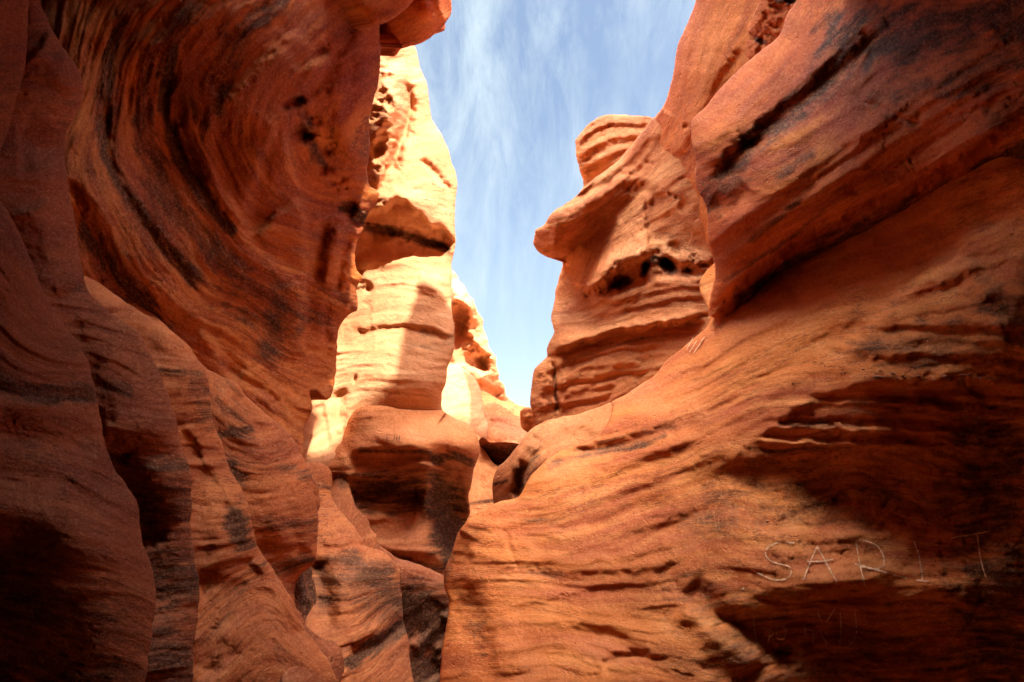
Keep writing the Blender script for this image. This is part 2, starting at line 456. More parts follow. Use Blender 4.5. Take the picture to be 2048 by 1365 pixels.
# left side, nearest first
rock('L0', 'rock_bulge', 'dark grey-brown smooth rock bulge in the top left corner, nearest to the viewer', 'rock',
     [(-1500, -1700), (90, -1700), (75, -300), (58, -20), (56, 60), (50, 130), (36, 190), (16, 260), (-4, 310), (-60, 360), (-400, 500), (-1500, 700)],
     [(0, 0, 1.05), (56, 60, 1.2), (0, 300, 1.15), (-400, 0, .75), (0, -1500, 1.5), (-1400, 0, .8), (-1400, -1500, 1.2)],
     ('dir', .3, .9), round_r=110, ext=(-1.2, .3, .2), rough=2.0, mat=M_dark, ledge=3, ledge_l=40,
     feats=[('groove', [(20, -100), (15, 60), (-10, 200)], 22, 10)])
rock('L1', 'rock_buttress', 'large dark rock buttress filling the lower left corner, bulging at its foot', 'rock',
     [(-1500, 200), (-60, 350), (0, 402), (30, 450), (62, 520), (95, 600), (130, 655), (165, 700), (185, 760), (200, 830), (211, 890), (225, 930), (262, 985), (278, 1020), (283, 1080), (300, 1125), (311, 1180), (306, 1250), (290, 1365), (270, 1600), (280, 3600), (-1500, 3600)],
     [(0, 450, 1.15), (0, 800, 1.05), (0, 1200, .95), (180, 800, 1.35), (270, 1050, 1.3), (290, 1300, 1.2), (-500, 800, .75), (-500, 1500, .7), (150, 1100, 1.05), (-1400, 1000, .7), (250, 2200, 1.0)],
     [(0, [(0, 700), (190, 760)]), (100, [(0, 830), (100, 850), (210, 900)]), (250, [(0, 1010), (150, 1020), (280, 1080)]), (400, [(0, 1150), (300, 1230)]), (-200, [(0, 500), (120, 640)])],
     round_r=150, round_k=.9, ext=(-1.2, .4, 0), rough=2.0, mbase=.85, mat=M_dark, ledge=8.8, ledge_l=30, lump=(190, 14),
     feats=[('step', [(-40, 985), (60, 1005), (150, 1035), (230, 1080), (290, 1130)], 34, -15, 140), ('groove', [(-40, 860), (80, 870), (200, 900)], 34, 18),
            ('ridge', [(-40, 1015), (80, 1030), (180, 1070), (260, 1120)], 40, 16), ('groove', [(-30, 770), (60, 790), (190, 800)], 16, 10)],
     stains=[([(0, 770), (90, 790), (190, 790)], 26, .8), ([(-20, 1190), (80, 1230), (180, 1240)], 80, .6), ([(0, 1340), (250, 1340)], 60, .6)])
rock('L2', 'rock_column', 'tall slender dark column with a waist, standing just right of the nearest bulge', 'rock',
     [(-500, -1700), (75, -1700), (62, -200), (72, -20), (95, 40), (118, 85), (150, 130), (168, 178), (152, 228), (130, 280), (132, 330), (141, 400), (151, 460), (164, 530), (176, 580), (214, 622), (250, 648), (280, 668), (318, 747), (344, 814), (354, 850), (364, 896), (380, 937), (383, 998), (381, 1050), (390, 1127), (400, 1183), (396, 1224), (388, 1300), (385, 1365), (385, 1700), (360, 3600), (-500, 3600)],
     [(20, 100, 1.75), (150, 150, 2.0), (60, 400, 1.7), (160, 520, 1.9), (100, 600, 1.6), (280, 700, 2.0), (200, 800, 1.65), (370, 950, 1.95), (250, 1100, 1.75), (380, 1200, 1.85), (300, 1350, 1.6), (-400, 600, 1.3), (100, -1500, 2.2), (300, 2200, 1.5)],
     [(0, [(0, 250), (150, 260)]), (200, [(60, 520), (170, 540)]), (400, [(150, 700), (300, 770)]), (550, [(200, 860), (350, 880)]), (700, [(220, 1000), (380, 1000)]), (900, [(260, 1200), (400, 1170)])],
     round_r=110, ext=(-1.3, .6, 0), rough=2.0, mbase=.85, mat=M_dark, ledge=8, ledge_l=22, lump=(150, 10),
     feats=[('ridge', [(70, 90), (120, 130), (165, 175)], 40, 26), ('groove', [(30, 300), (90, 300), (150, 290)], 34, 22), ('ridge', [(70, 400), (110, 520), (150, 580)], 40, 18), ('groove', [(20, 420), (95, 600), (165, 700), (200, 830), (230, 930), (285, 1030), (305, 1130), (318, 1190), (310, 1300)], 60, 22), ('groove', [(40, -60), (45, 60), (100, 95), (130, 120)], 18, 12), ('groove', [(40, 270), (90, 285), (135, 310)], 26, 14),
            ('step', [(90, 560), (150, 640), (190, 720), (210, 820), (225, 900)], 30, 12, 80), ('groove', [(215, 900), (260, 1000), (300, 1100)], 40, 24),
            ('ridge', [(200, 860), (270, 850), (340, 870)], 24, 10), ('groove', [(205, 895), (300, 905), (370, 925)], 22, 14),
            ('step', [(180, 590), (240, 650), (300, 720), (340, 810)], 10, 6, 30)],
     stains=[([(220, 910), (290, 930), (370, 930)], 22, .7), ([(290, 1010), (370, 1000)], 60, .6), ([(300, 1150), (390, 1150)], 90, .7), ([(330, 1300), (380, 1400)], 70, .7), ([(130, 560), (170, 600)], 20, .5), ([(210, 775), (260, 780)], 16, .7)])  # lower patches paint in the deep shade behind the near buttress
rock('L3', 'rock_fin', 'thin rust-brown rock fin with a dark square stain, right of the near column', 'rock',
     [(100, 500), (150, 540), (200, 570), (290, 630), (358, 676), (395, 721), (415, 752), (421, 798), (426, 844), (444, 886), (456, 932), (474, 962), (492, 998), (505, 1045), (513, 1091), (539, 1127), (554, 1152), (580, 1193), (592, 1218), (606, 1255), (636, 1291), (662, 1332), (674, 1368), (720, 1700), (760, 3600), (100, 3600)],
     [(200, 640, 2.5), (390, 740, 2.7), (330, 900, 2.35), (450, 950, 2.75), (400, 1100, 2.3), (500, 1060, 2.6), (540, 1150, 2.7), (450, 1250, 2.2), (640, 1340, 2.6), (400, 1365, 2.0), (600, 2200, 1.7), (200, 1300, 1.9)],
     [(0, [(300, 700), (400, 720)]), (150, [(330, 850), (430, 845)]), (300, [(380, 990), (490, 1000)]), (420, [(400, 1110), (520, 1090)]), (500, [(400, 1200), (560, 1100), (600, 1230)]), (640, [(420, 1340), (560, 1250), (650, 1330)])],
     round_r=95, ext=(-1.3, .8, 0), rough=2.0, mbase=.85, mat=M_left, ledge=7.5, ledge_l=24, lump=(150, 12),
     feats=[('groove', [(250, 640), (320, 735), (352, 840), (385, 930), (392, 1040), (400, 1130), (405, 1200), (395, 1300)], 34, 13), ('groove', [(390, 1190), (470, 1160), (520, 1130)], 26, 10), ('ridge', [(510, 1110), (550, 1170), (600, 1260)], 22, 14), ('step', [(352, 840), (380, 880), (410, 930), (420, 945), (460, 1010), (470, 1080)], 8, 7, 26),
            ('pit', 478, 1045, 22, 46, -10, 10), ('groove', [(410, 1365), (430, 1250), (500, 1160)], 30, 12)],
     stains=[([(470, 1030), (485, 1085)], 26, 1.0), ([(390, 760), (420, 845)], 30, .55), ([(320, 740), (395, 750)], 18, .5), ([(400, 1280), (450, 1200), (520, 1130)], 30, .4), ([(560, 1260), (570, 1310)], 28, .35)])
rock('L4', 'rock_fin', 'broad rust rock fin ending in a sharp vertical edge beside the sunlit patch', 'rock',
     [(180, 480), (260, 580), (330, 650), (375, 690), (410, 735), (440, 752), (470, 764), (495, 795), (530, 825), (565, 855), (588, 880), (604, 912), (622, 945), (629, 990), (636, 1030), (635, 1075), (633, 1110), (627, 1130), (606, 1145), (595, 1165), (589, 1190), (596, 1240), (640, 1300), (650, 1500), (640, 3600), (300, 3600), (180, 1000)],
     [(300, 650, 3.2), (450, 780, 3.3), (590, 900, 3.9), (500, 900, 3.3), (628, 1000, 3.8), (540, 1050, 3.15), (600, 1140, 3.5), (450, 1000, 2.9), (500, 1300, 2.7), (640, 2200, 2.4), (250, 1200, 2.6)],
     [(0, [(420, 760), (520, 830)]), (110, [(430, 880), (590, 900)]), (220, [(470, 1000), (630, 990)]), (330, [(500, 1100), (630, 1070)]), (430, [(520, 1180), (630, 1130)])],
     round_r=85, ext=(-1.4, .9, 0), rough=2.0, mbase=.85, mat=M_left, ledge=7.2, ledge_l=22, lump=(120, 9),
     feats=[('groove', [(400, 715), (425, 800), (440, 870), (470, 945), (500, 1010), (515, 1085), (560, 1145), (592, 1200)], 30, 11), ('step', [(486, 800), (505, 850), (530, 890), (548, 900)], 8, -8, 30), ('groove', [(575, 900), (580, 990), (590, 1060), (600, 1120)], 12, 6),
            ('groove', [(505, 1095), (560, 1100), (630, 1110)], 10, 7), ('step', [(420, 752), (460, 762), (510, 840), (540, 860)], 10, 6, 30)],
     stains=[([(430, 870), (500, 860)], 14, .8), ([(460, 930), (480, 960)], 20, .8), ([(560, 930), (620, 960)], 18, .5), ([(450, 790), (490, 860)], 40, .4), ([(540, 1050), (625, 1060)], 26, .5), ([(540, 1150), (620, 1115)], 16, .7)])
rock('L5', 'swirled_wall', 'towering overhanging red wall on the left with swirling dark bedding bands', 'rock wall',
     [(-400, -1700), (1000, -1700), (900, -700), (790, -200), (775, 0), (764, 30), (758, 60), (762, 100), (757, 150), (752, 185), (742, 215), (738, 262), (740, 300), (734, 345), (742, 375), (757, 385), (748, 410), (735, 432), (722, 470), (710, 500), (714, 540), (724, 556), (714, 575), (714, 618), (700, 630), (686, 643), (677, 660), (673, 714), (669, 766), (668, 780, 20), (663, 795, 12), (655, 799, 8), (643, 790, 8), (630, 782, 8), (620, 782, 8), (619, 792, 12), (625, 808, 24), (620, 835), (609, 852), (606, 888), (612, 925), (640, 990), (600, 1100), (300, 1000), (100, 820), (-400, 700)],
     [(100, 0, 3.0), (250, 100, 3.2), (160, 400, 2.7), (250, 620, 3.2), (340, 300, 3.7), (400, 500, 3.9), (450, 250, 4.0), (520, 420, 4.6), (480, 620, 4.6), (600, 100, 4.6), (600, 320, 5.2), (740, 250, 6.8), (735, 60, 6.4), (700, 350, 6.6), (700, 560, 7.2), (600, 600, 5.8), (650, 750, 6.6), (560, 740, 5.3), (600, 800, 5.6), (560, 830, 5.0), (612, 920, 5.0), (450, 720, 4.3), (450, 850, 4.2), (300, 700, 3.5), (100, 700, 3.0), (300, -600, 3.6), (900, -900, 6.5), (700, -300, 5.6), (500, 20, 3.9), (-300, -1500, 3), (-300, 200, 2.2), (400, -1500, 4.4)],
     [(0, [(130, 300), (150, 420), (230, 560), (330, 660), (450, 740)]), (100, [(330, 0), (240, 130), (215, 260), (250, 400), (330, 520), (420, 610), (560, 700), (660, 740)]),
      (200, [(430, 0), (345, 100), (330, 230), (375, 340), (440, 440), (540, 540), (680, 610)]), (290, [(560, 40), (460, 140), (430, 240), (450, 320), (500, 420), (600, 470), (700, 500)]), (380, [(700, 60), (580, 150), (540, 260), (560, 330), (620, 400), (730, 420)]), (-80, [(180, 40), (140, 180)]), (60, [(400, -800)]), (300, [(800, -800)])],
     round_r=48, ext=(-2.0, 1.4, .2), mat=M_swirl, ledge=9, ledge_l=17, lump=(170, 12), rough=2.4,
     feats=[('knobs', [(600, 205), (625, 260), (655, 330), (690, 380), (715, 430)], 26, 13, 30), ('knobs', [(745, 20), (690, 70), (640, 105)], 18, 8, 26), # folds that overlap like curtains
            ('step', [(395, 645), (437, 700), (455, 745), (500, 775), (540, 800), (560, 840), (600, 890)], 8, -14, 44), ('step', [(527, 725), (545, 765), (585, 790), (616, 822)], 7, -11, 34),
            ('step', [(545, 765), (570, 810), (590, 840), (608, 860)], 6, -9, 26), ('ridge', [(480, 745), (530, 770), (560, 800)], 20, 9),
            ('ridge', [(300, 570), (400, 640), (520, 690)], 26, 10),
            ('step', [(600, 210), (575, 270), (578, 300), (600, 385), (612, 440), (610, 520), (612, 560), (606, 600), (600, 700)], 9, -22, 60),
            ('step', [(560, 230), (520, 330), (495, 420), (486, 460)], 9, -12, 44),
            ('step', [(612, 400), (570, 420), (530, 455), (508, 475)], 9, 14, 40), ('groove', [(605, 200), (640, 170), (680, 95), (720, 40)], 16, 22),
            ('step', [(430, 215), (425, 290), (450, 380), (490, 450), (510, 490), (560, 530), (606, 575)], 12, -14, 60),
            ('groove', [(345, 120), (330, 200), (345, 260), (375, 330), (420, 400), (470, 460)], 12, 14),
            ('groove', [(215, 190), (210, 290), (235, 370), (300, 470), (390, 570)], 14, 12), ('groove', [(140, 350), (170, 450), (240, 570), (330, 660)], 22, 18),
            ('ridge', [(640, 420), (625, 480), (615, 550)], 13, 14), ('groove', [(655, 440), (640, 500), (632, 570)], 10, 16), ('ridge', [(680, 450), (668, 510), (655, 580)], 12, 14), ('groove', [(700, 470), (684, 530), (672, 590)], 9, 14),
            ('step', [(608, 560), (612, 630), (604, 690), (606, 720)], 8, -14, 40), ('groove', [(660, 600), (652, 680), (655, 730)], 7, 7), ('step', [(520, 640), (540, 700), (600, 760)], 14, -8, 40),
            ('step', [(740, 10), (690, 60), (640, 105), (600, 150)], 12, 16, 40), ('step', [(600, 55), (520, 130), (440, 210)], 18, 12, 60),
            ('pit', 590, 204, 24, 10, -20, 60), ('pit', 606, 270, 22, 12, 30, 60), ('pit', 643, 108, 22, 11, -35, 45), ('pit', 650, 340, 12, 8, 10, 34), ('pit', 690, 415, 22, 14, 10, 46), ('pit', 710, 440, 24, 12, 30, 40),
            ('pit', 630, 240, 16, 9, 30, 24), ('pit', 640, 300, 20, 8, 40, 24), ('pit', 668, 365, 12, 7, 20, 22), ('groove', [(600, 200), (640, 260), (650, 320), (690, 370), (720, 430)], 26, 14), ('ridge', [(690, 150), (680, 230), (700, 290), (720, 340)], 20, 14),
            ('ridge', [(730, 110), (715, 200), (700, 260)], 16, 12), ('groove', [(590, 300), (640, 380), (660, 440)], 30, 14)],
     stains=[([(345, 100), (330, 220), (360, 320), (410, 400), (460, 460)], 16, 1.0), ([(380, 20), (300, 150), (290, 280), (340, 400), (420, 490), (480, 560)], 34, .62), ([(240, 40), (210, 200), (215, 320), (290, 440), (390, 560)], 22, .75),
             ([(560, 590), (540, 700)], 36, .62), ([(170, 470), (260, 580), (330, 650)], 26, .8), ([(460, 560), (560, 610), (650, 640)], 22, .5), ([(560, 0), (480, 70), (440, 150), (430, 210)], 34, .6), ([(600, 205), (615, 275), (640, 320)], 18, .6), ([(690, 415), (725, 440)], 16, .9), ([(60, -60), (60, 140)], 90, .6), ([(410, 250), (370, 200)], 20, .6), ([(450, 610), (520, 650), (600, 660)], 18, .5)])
rock('T2', 'rock_roll', 'smooth dark red roll of rock at the top edge, just under the jutting block', 'rock',
     [(560, -400), (1000, -400), (900, -80), (850, -20), (826, 2), (808, 22), (782, 40), (762, 50), (745, 54), (725, 30), (640, -40), (560, -120)],
     [(740, 40, 5.6), (820, 0, 6.2), (640, -80, 5.0), (900, -200, 6.2), (600, -350, 4.8)], ('dir', .6, .8), round_r=34, ext=(-1, .8, .6), mat=M_swirl, ledge=2, lump=(80, 5))
rock('T', 'jutting_block', 'squarish red block jutting into the sky from the top of the left wall', 'rock',
     [(720, -140), (880, -150), (905, -70), (900, -30), (902, 0, 12), (904, 22, 12), (896, 36, 12), (889, 46, 12), (889, 62, 8), (869, 68, 6), (860, 76, 6), (847, 84, 6), (830, 92, 6), (812, 95, 10), (800, 100), (790, 112), (770, 90), (740, 60), (690, -60)],
     [(760, 60, 8.3), (800, 100, 8.0), (850, 60, 7.3), (895, 20, 8.2), (870, 0, 7.0), (800, -60, 7.2), (880, -140, 7.3), (740, -120, 7.4), (870, 30, 7.1), (820, 20, 7.0)], ('dir', .35, .93), round_r=16, round_k=1.4, ext=(-1.0, .3, .3), mat=M_upper, ledge=2.5, ledge_l=12, lump=(60, 4), rough=2.0,
     feats=[('step', [(878, -60), (872, 0), (882, 30), (886, 60)], 4, 14, 30)])
rock('C3', 'rock_ramp', 'bright orange ramp of rock sweeping down to a rounded shoulder, low centre left', 'rock',
     [(585, 940), (612, 925), (635, 925), (650, 930), (662, 942), (664, 965), (663, 994), (689, 1029), (706, 1050), (720, 1073), (730, 1078), (729, 1090), (751, 1099), (777, 1112), (795, 1134), (801, 1152), (803, 1187), (808, 1240), (817, 1284), (821, 1332), (828, 1368), (840, 1500), (840, 2200), (560, 2200), (560, 1200), (570, 1000)],
     [(620, 900, 5.6), (660, 950, 5.8), (640, 1050, 4.9), (720, 1080, 5.0), (640, 1200, 3.9), (720, 1150, 4.3), (795, 1170, 4.9), (700, 1250, 3.7), (800, 1300, 4.2), (740, 1365, 3.3), (820, 2100, 2.6), (580, 2100, 2.4), (590, 1200, 4.0)],
     [(0, [(620, 960), (665, 980)]), (80, [(635, 1090), (720, 1070)]), (200, [(640, 1200), (720, 1190), (800, 1180)]), (320, [(680, 1290), (740, 1270), (800, 1190)]), (420, [(700, 1350), (770, 1300), (815, 1260)]), (500, [(760, 1400), (820, 1340)])],
     round_r=60, ext=(-.9, 1.2, -.2), rough=2.0, mbase=.85, mat=M_left, ledge=5.85, ledge_l=24, lump=(100, 10),
     feats=[('step', [(640, 1090), (690, 1088), (730, 1078)], 5, 6, 20), ('ridge', [(700, 1285), (760, 1255), (805, 1215)], 14, 12), ('groove', [(700, 1310), (770, 1280), (815, 1235)], 14, 18), ('groove', [(632, 1120), (650, 1200), (660, 1270)], 20, 14),
            ('pit', 640, 1180, 26, 80, -8, 26)],
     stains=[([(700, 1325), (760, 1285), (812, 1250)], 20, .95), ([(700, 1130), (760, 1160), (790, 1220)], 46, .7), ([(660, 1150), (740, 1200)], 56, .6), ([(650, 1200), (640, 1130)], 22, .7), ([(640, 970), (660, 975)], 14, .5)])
rock('L6', 'rock_ribs', 'small curved dark ribs in the deep slot below the broad fin', 'rock',
     [(570, 1100), (632, 1130), (640, 1160), (650, 1230), (680, 1290), (700, 1340), (720, 1500), (560, 1500), (560, 1200)],
     [(600, 1150, 4.0), (630, 1150, 4.4), (660, 1280, 3.7), (600, 1280, 3.5), (650, 1450, 3.2)], [(0, [(600, 1150), (640, 1290)]), (40, [(630, 1150), (670, 1290)])], round_r=20, ext=(-.8, .8, 0), mat=M_dark, ledge=7, ledge_l=12, lump=(50, 9),
     stains=[([(600, 1130), (610, 1230)], 30, .8)])
rock('C6', 'low_outcrop', 'low smooth orange foot of rock at the bottom edge, left of centre', 'rock',
     [(560, 1200), (598, 1225), (612, 1248), (628, 1268), (655, 1280), (685, 1288), (694, 1305), (693, 1335), (682, 1368), (690, 1500), (700, 2200), (560, 2200)],
     [(600, 1240, 3.0), (690, 1300, 3.4), (640, 1340, 2.7), (690, 2100, 1.9), (580, 2100, 1.8)], ('dir', .5, .85), round_r=60, ext=(-.8, .8, -.2), rough=3, mat=M_dark, ledge=4, ledge_l=18, lump=(70, 6))
rock('C3b', 'rock_rib', 'narrow bent rib of rock squeezed between the orange ramp and the dark bulge', 'rock',
     [(664, 905), (672, 888), (682, 880), (689, 886), (694, 941), (700, 976), (715, 1020), (737, 1040), (742, 1055), (753, 1073), (752, 1097), (740, 1120), (690, 1120), (650, 1000), (660, 930)],
     [(670, 880, 7.4), (690, 950, 7.0), (665, 980, 6.8), (700, 1040, 5.9), (750, 1080, 5.8), (680, 1100, 5.4)], [(0, [(665, 890), (692, 895)]), (60, [(670, 950), (698, 945)]), (120, [(690, 1030), (720, 1000)]), (180, [(715, 1090), (750, 1050)])],
     round_r=26, ext=(-.6, 1.0, 0), mat=M_left, ledge=5, ledge_l=16, lump=(50, 5), stains=[([(670, 895), (685, 965)], 16, .6)])
rock('C4', 'rock_shoulder', 'shadowed brown shoulder low in the slot, between the ramp and the right wall', 'rock',
     [(740, 1090), (800, 1118), (830, 1128), (868, 1142), (888, 1152), (910, 1180), (920, 1300), (900, 1420), (880, 1800), (700, 1800), (700, 1300)],
     [(800, 1130, 5.8), (880, 1150, 6.3), (850, 1250, 5.9), (900, 1350, 5.9), (760, 1300, 5.4), (820, 1700, 4.0)], [(0, [(800, 1150), (880, 1160)]), (100, [(810, 1280), (880, 1200)]), (200, [(820, 1360), (890, 1290)])],
     round_r=60, ext=(-.4, 1.2, -.4), rough=2.0, mat=M_dark, ledge=4, ledge_l=22, lump=(90, 7), feats=[('step', [(815, 1290), (850, 1270), (900, 1220)], 8, -12, 30), ('groove', [(870, 1365), (860, 1300), (900, 1240)], 16, 20)],
     stains=[([(820, 1220), (880, 1260)], 70, .95), ([(850, 1340), (880, 1400)], 60, .9)])  # broad patches paint the slot's shade over the shoulder
rock('C2', 'rounded_bulge', 'big rounded bulge of banded rock at the foot of the sunlit pillar', 'rock',
     [(655, 905, 10), (684, 880, 8), (690, 856, 14), (700, 832, 20), (716, 814, 24), (745, 811, 24), (775, 813, 14), (800, 818, 4), (840, 820, 2), (884, 822, 3), (898, 831), (912, 838), (937, 850), (952, 864), (959, 890), (957, 916), (948, 942), (943, 969), (937, 995), (940, 1026), (930, 1050), (915, 1085), (904, 1106), (900, 1130), (896, 1160), (900, 1220), (800, 1220), (720, 1150), (690, 1060), (660, 1000)],
     [(690, 860, 7.6), (740, 830, 7.6), (800, 850, 7.7), (815, 822, 8.2), (850, 825, 8.5), (884, 832, 8.8), (950, 890, 8.4), (850, 900, 7.2), (720, 930, 7.0), (800, 960, 7.25), (780, 1010, 7.3), (870, 930, 7.4), (900, 1000, 8.2), (850, 1040, 7.7), (930, 1040, 8.6), (740, 1060, 6.9), (860, 1060, 7.4), (900, 1100, 7.7), (820, 1120, 6.8), (880, 1180, 7.2), (760, 1150, 6.5)],
     [(0, [(700, 850), (760, 835), (840, 850), (930, 880)]), (55, [(690, 905), (780, 900), (850, 905), (940, 930)]), (105, [(700, 955), (800, 955), (870, 945)]), (170, [(710, 1020), (860, 1010), (930, 1000)]), (240, [(740, 1090), (890, 1075)]), (300, [(760, 1150), (895, 1130)])],
     round_r=55, round_k=1.0, ext=(-.6, 2.0, 0), mat=M_mid, ledge=7.2, ledge_l=20, lump=(110, 9),
     feats=[('step', [(700, 1020), (780, 1035), (850, 1034), (872, 1050)], 6, -12, 30), ('step', [(866, 1034), (880, 1060), (896, 1095), (906, 1130)], 5, -14, 24), ('step', [(730, 1098), (800, 1104), (850, 1112), (900, 1130)], 6, 11, 30), ('groove', [(740, 1120), (820, 1124), (900, 1150)], 14, 12), ('groove', [(685, 925), (760, 925), (850, 915), (900, 910)], 16, 12), ('step', [(690, 918), (760, 906), (840, 896), (885, 905), (920, 935)], 30, 15, 80), ('groove', [(690, 985), (780, 985), (850, 990)], 20, 26),
            ('pit', 890, 960, 34, 56, 10, 60), ('pit', 910, 1040, 34, 70, 10, 110), ('ridge', [(872, 925), (905, 945), (925, 975)], 14, 10), ('step', [(868, 920), (862, 960), (858, 1000), (862, 1035)], 6, -30, 40),
            ('step', [(745, 870), (770, 885), (800, 910), (880, 910)], 9, 4, 24)],
     stains=[([(760, 1118), (880, 1140)], 16, .6), ([(700, 930), (780, 935), (850, 935)], 24, .4), ([(690, 985), (780, 985), (860, 990)], 50, .75), ([(870, 920), (910, 915), (940, 930)], 14, .8), ([(880, 1000), (900, 1060), (910, 1100)], 50, 1.0), ([(870, 960), (880, 1000)], 24, .9), ([(720, 900), (860, 905)], 8, .6)])  # patches below the bulge paint in the shade of its underside
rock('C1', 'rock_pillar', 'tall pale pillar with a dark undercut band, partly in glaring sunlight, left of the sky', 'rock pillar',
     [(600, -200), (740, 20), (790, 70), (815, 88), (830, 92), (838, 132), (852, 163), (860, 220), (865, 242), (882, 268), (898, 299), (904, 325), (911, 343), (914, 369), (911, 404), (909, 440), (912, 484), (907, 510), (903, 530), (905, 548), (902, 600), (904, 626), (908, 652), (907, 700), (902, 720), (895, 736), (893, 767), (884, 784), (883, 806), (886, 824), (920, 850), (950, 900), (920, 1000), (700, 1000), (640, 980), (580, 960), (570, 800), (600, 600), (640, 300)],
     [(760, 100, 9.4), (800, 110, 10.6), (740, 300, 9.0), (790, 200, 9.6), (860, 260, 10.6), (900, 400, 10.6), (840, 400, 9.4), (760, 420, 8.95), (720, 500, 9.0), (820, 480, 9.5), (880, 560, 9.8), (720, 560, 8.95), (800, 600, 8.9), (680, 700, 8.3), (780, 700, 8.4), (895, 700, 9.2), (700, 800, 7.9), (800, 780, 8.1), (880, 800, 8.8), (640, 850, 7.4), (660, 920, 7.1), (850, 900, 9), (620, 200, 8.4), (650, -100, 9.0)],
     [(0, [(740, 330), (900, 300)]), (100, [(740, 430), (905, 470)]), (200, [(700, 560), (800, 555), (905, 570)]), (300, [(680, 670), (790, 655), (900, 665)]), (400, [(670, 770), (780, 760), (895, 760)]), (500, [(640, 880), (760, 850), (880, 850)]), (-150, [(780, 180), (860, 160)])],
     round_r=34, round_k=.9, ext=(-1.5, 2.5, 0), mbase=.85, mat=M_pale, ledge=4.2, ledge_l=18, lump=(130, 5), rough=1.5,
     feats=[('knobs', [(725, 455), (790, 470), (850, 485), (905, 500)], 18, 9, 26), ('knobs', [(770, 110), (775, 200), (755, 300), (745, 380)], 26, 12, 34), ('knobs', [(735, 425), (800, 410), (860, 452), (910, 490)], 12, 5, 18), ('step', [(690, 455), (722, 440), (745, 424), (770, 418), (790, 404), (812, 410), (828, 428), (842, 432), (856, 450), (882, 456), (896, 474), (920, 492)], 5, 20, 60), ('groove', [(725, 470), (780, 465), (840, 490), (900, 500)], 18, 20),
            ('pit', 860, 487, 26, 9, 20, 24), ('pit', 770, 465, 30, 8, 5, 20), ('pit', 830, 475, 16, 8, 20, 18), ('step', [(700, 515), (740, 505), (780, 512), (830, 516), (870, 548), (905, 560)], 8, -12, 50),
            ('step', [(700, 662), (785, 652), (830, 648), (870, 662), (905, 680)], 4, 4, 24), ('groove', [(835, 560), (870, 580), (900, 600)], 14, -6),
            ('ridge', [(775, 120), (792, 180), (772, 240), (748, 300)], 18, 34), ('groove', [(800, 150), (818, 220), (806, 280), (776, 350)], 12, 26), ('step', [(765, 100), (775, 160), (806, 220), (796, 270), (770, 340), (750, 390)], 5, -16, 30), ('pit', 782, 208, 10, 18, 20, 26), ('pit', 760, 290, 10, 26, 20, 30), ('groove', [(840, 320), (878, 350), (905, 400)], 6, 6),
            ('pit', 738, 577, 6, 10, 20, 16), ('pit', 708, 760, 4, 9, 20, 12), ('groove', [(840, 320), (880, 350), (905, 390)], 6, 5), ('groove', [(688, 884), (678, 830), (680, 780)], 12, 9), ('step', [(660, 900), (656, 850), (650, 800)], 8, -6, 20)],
     stains=[([(735, 455), (800, 468), (860, 490), (895, 500)], 11, .8), ([(845, 660), (900, 680)], 14, .5), ([(800, 690), (890, 700)], 10, .35)])  # the long dark streak paints shade into the undercut
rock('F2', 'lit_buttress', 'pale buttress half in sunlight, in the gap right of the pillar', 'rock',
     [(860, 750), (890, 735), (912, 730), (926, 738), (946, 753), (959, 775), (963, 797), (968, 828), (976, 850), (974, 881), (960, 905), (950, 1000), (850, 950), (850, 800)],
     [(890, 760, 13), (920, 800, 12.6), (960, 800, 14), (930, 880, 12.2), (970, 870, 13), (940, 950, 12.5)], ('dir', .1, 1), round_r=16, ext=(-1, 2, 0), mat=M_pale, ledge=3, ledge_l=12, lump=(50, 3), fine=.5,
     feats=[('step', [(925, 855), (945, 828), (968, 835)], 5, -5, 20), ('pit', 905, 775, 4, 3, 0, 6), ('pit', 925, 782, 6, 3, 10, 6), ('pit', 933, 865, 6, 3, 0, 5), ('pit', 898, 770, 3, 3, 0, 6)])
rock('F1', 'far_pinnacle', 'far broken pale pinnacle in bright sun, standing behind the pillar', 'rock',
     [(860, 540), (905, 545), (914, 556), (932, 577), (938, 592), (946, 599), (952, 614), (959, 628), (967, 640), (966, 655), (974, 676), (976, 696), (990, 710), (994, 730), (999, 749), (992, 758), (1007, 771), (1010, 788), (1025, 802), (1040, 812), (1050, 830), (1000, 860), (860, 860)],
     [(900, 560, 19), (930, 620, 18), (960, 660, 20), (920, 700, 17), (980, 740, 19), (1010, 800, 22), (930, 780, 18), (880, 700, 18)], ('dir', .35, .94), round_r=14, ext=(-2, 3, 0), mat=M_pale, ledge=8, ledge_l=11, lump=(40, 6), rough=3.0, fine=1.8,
     feats=[('knobs', [(920, 580), (960, 680), (1000, 770)], 50, 7, 15), ('groove', [(908, 610), (916, 650), (922, 700), (950, 722), (984, 738)], 17, 42), ('groove', [(952, 770), (975, 780), (1000, 790)], 6, 14), ('ridge', [(935, 590), (955, 640), (975, 690)], 10, 14), ('step', [(905, 575), (912, 600), (935, 618), (930, 660), (950, 690), (975, 715), (990, 740)], 4, 16, 34), ('step', [(895, 735), (920, 728), (950, 738), (985, 748)], 4, -14, 26), ('pit', 950, 663, 7, 5, 20, 10), ('step', [(955, 765), (985, 785), (1007, 780)], 3, 7, 12), ('pit', 985, 745, 6, 3, 10, 8), ('groove', [(920, 560), (940, 600), (955, 640)], 3, 6)])
